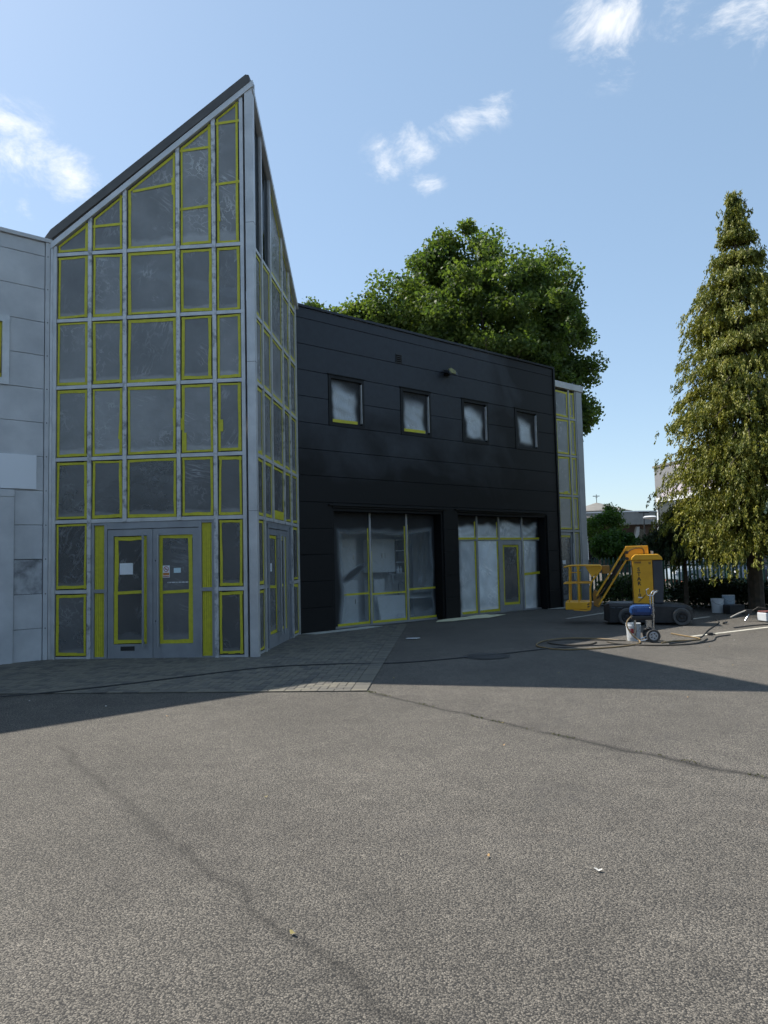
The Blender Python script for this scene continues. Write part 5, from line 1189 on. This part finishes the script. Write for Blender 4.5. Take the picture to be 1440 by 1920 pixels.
# weeds in the asphalt joint
wp = []
for k in range(520):
    t = rng.uniform()**1.3; a = np.array([2.2, -3.09])*(1-t)+np.array([5.6, -6.75])*t if False else (np.array([2.2, -3.09])+(np.array([3.89, -5.02])-np.array([2.2, -3.09]))*t*2 if t < .5 else np.array([3.89, -5.02])+(np.array([5.9, -6.96])-np.array([3.89, -5.02]))*(t*2-1))
    if math.sin(t*37)+math.sin(t*91+1) < .2: continue
    wp.append([a[0]+rng.normal()*.012, a[1]+rng.normal()*.012, .006+abs(rng.normal())*.006])
tag(leaves('joint_weeds', np.array(wp), np.full(len(wp), .02), leaf_mat('weed_leaf', (.07, .09, .03), (.10, .085, .04), .2), None, .4), 'moss and tiny weeds growing in the asphalt joint', 'weeds', kind='stuff')

# ================================================================== BEYOND THE FENCE
def at_cam(name, x, y, label, cat): return plant(name, x, y, label, cat)
# round building
rb = at_cam('round_building', 20.6, 69.0, 'low round building with conical grey roof and weathervane', 'building')
M_BRN = pm('brown_brick', (.10, .065, .05), (.07, .047, .04), 3, .8); M_RFG = pm('grey_roof', (.22, .205, .185), (.17, .16, .145), 1.5, .8)
MB().lathe([(8.2, 0), (8.2, 4.3)], (0, 0, 0), 'Z', 48).build('wall', M_BRN, rb, smooth=True)
rf2 = MB().lathe([(8.6, 3.95), (9.3, 3.98), (8.9, 5.05), (8.5, 5.10)], (0, 0, 0), 'Z', 64).build('roof_skirt', M_RFG, rb, smooth=True)
MB().lathe([(8.95, 5.055), (8.95, 5.14), (8.5, 5.15)], (0, 0, 0), 'Z', 64).build('white_edge', M_WHITE, rf2)
MB().lathe([(8.4, 5.12), (3.3, 5.35), (3.3, 5.6), (.05, 6.55)], (0, 0, 0), 'Z', 48).build('cone_roof', M_RFG, rb)
wv_ = MB().tube([(0, 0, 6.5), (0, 0, 7.35)], .03, 6).build('weathervane', M_DARKMET, rb); MB().box(-.35, .3, -.02, .02, 7.15, 7.22).build('vane', M_DARKMET, wv_); MB().box(-.02, .02, -.3, .3, 7.02, 7.07).build('vane', M_DARKMET, wv_)
for a in range(-90, 40, 14):
    x, y = 8.23*math.sin(R(a)), -8.23*math.cos(R(a)); o = box('window', M_GLASSD, rb, -.35, .35, -.03, .03, .9, 3.6); o.location = (x, y, 0); o.rotation_euler = (0, 0, R(a)); MB().box(-.40, -.355, -.05, .02, .85, 3.65).build('frame', M_WHITE, o)
fin = MB().prism([(-.1, -9.0, 0), (.62, -9.0, 0), (.62, -9.0, 2.0), (.85, -9.0, 3.8), (.6, -9.0, 3.8), (.25, -9.0, 2.4)], (0, .4, 0)).build('concrete_fin', pm('pale_concrete', (.42, .41, .39), (.34, .33, .31), 2, .8), rb)
# modern block at the right
mb = at_cam('modern_block', 15.35, 40.0, 'modern block with grey top panels and white framed glazing behind the conifer', 'building')
mdir = Vector((.17, -1, 0)).normalized(); mb.rotation_euler.z += math.atan2(mdir.y, mdir.x)
# local x runs along the visible side towards the camera, +y is away to the building's inside (right)
M_MP = pm('grey_facade_panel', (.26, .255, .26), (.22, .215, .22), 2, .5); M_MP2 = pm('pinkish_facade_panel', (.60, .53, .58), (.54, .48, .53), 2, .5); M_REDB = pm('red_brick', (.42, .15, .085), (.32, .115, .075), 6, .85)
MB().box(0, 14, .08, 9, 0, 6.4).build('core', M_DARKMET, mb)
MB().box(-.05, 14, -.0, .079, 0, .52).build('brick_plinth', M_REDB, mb)
for k in range(4):
    x0, x1 = k*3.5, (k+1)*3.5-.02; pn = MB().box(x0, x1, -.10, .079, 4.62, 6.3).build('top_panel', M_MP, mb)
    MB().prism([(x0+.5, -.104, 4.63), (x1-.1, -.104, 4.63), (x1-.1, -.104, 5.3), (x0+1.6, -.104, 5.05), (x0+.8, -.104, 4.95)], (0, .003, 0)).build('pink_shape', M_MP2, pn)
    MB().prism([(x0+1.2, -.104, 6.28), (x1-.1, -.104, 6.28), (x1-.1, -.104, 5.75)], (0, .003, 0)).build('pale_shape', M_MP2, pn)
MB().box(-.1, 14, -.16, .3, 6.31, 6.42).build('roof_edge', M_RFG, mb); MB().box(-.05, 14, -.13, .079, 4.36, 4.61).build('white_band', M_WHITE, mb)
for k in range(8):
    for z0, z1 in ((.6, 1.7), (1.78, 2.9), (2.98, 4.3)):
        gl = MB().box(k*1.75+.06, (k+1)*1.75-.06, .02, .06, z0, z1).build('pane', pm('far_glass', (.02, .022, .025), (.03, .033, .036), 1, .05), mb)
    MB().box(k*1.75-.055, k*1.75+.055, -.03, .079, .525, 4.355).build('mullion', M_WHITE, mb)
for z in (.56, 1.74, 2.94):
    for k in range(8): MB().box(k*1.75+.056, (k+1)*1.75-.056, -.02, .079, z-.035, z+.035).build('transom', M_WHITE, mb)
# lamp posts
def lamp_post(x, y, h, mat, label, flat_head):
    lp = at_cam('street_lamp', x, y, label, 'street lamp'); MB().tube([(0, 0, 0), (0, 0, h)], .055, 8, .035).build('column', mat, lp)
    if flat_head: MB().lathe([(.05, h-.06), (.38, h), (.42, h+.07), (.30, h+.14), (.02, h+.16)], (-.25, 0, 0), 'Z', 20).build('lamp_head', M_WHITE, lp, smooth=True)
    else:
        MB().box(-.35, .35, -.06, .06, h, h+.07).build('lamp_head', M_DARKMET, lp)
lamp_post(17.0, 45, 3.75, M_WHITE, 'white street lamp with round flat head in front of the round building', True)
lamp_post(17.1, 47, 4.2, M_DARKMET, 'thin dark street lamp with a short crossbar head', False)
# parked cars beyond the fence
def car(x, y, rz, mat, label):
    c = at_cam('parked_car', x, y, label, 'car'); c['group'] = 'cars parked beyond the fence'; c.rotation_euler.z += rz
    secs = [(-2.05, .35, .62, .70), (-1.95, .30, .78, .80), (-1.0, .26, .90, .86), (1.1, .26, .92, .86), (1.95, .28, .86, .82), (2.1, .34, .66, .72)]
    m = MB(); pts = []
    for xx, z0, z1, hw in secs: pts += [(xx, -hw, z0), (xx, hw, z0), (xx, hw, z1-.12), (xx, hw-.1, z1), (xx, -hw+.1, z1), (xx, -hw, z1-.12)]
    n = len(secs); m.add(pts, [(6*i+j, 6*i+(j+1) % 6, 6*i+6+(j+1) % 6, 6*i+6+j) for i in range(n-1) for j in range(6)]+[tuple(range(5, -1, -1)), tuple(range(6*n-6, 6*n))]); m.build('body', mat, c, smooth=True)
    cab = [(-1.05, .90), (-.45, 1.40), (.95, 1.42), (1.75, .93)]; a = [(xx, -.74 if z < 1 else -.58, z) for xx, z in cab]; b_ = [(xx, .74 if z < 1 else .58, z) for xx, z in cab]
    MB().add(a+b_, [(0, 1, 2, 3), (7, 6, 5, 4), (1, 5, 6, 2), (0, 4, 5, 1), (2, 6, 7, 3)]).build('cabin', mat, c)
    for s in (-1, 1):
        for (q0, q1, q2, q3) in (((-.85, .95), (.28, .95), (.28, 1.36), (-.42, 1.36)), ((.36, .95), (1.5, .95), (.98, 1.36), (.36, 1.36))):
            f_ = lambda q: (q[0], s*(.752-.16*(q[1]-.9)/.5), q[1]); MB().add([f_(q) for q in (q0, q1, q2, q3)], [(0, 1, 2, 3)]).build('side_window', M_CARGL, c, recalc=False)
    MB().add([(-1.03, -.62, .95), (-1.03, .62, .95), (-.50, .52, 1.38), (-.50, -.52, 1.38)], [(0, 1, 2, 3)]).build('windscreen', M_CARGL, c, recalc=False).location.x = -.02
    for xx in (-1.3, 1.3):
        for s in (-1, 1): wheel(c, xx, s*.76, .31, .2, s, M_STEEL)
    for s in (-1, 1): MB().box(-2.09, -2.0, s*.6-.14, s*.6+.14, .58, .70).build('headlight', M_PAPER, c)
M_CARGL = pm('car_glass', (.03, .035, .04), (.04, .045, .05), 1, .06)
car(15.1, 33.5, R(8), pm('car_pale_blue', (.30, .36, .42), (.27, .33, .39), 2, .25), 'pale blue car seen through the fence left of the conifer trunk')
car(18.0, 32.2, R(5), pm('car_dark_blue', (.04, .06, .10), (.035, .05, .09), 2, .25), 'dark blue car seen through the fence at the right edge')
# low pale wall and grass verge beyond the fence on the left
vg = MB(); vg.add([tuple(CW(5, 25, .005)), tuple(CW(16, 25, .005)), tuple(CW(16, 28, .005)), tuple(CW(5, 28, .005))], [(0, 1, 2, 3)])
tag(vg.build('grass_verge', pm('verge_grass', (.06, .09, .03), (.09, .09, .04), 4, .9, bump=.5), recalc=False), kind='structure')

# unseen foliage belt added behind the camera to block low sky and fill reflections
n_ = 16000; qx = rng.uniform(-45, 45, n_); hh = 6.5+1.6*np.sin(qx*.35)+1.1*np.sin(qx*.9+1); zz_ = rng.uniform(0, 1, n_)**.8*hh
pw = np.stack([qx, -19-.006*qx**2*-1+rng.normal(size=n_)*1.2, zz_+.2], 1); pw = np.array([tuple(CW(a_, b_, c_)) for a_, b_, c_ in pw])
tag(leaves('added_tree_belt', pw, rng.uniform(.5, 1.1, n_), leaf_mat('added_belt_leaf', (.05, .085, .02), (.025, .05, .013), .2), None, .8), 'added belt of unseen trees behind the camera', 'added trees', kind='stuff')
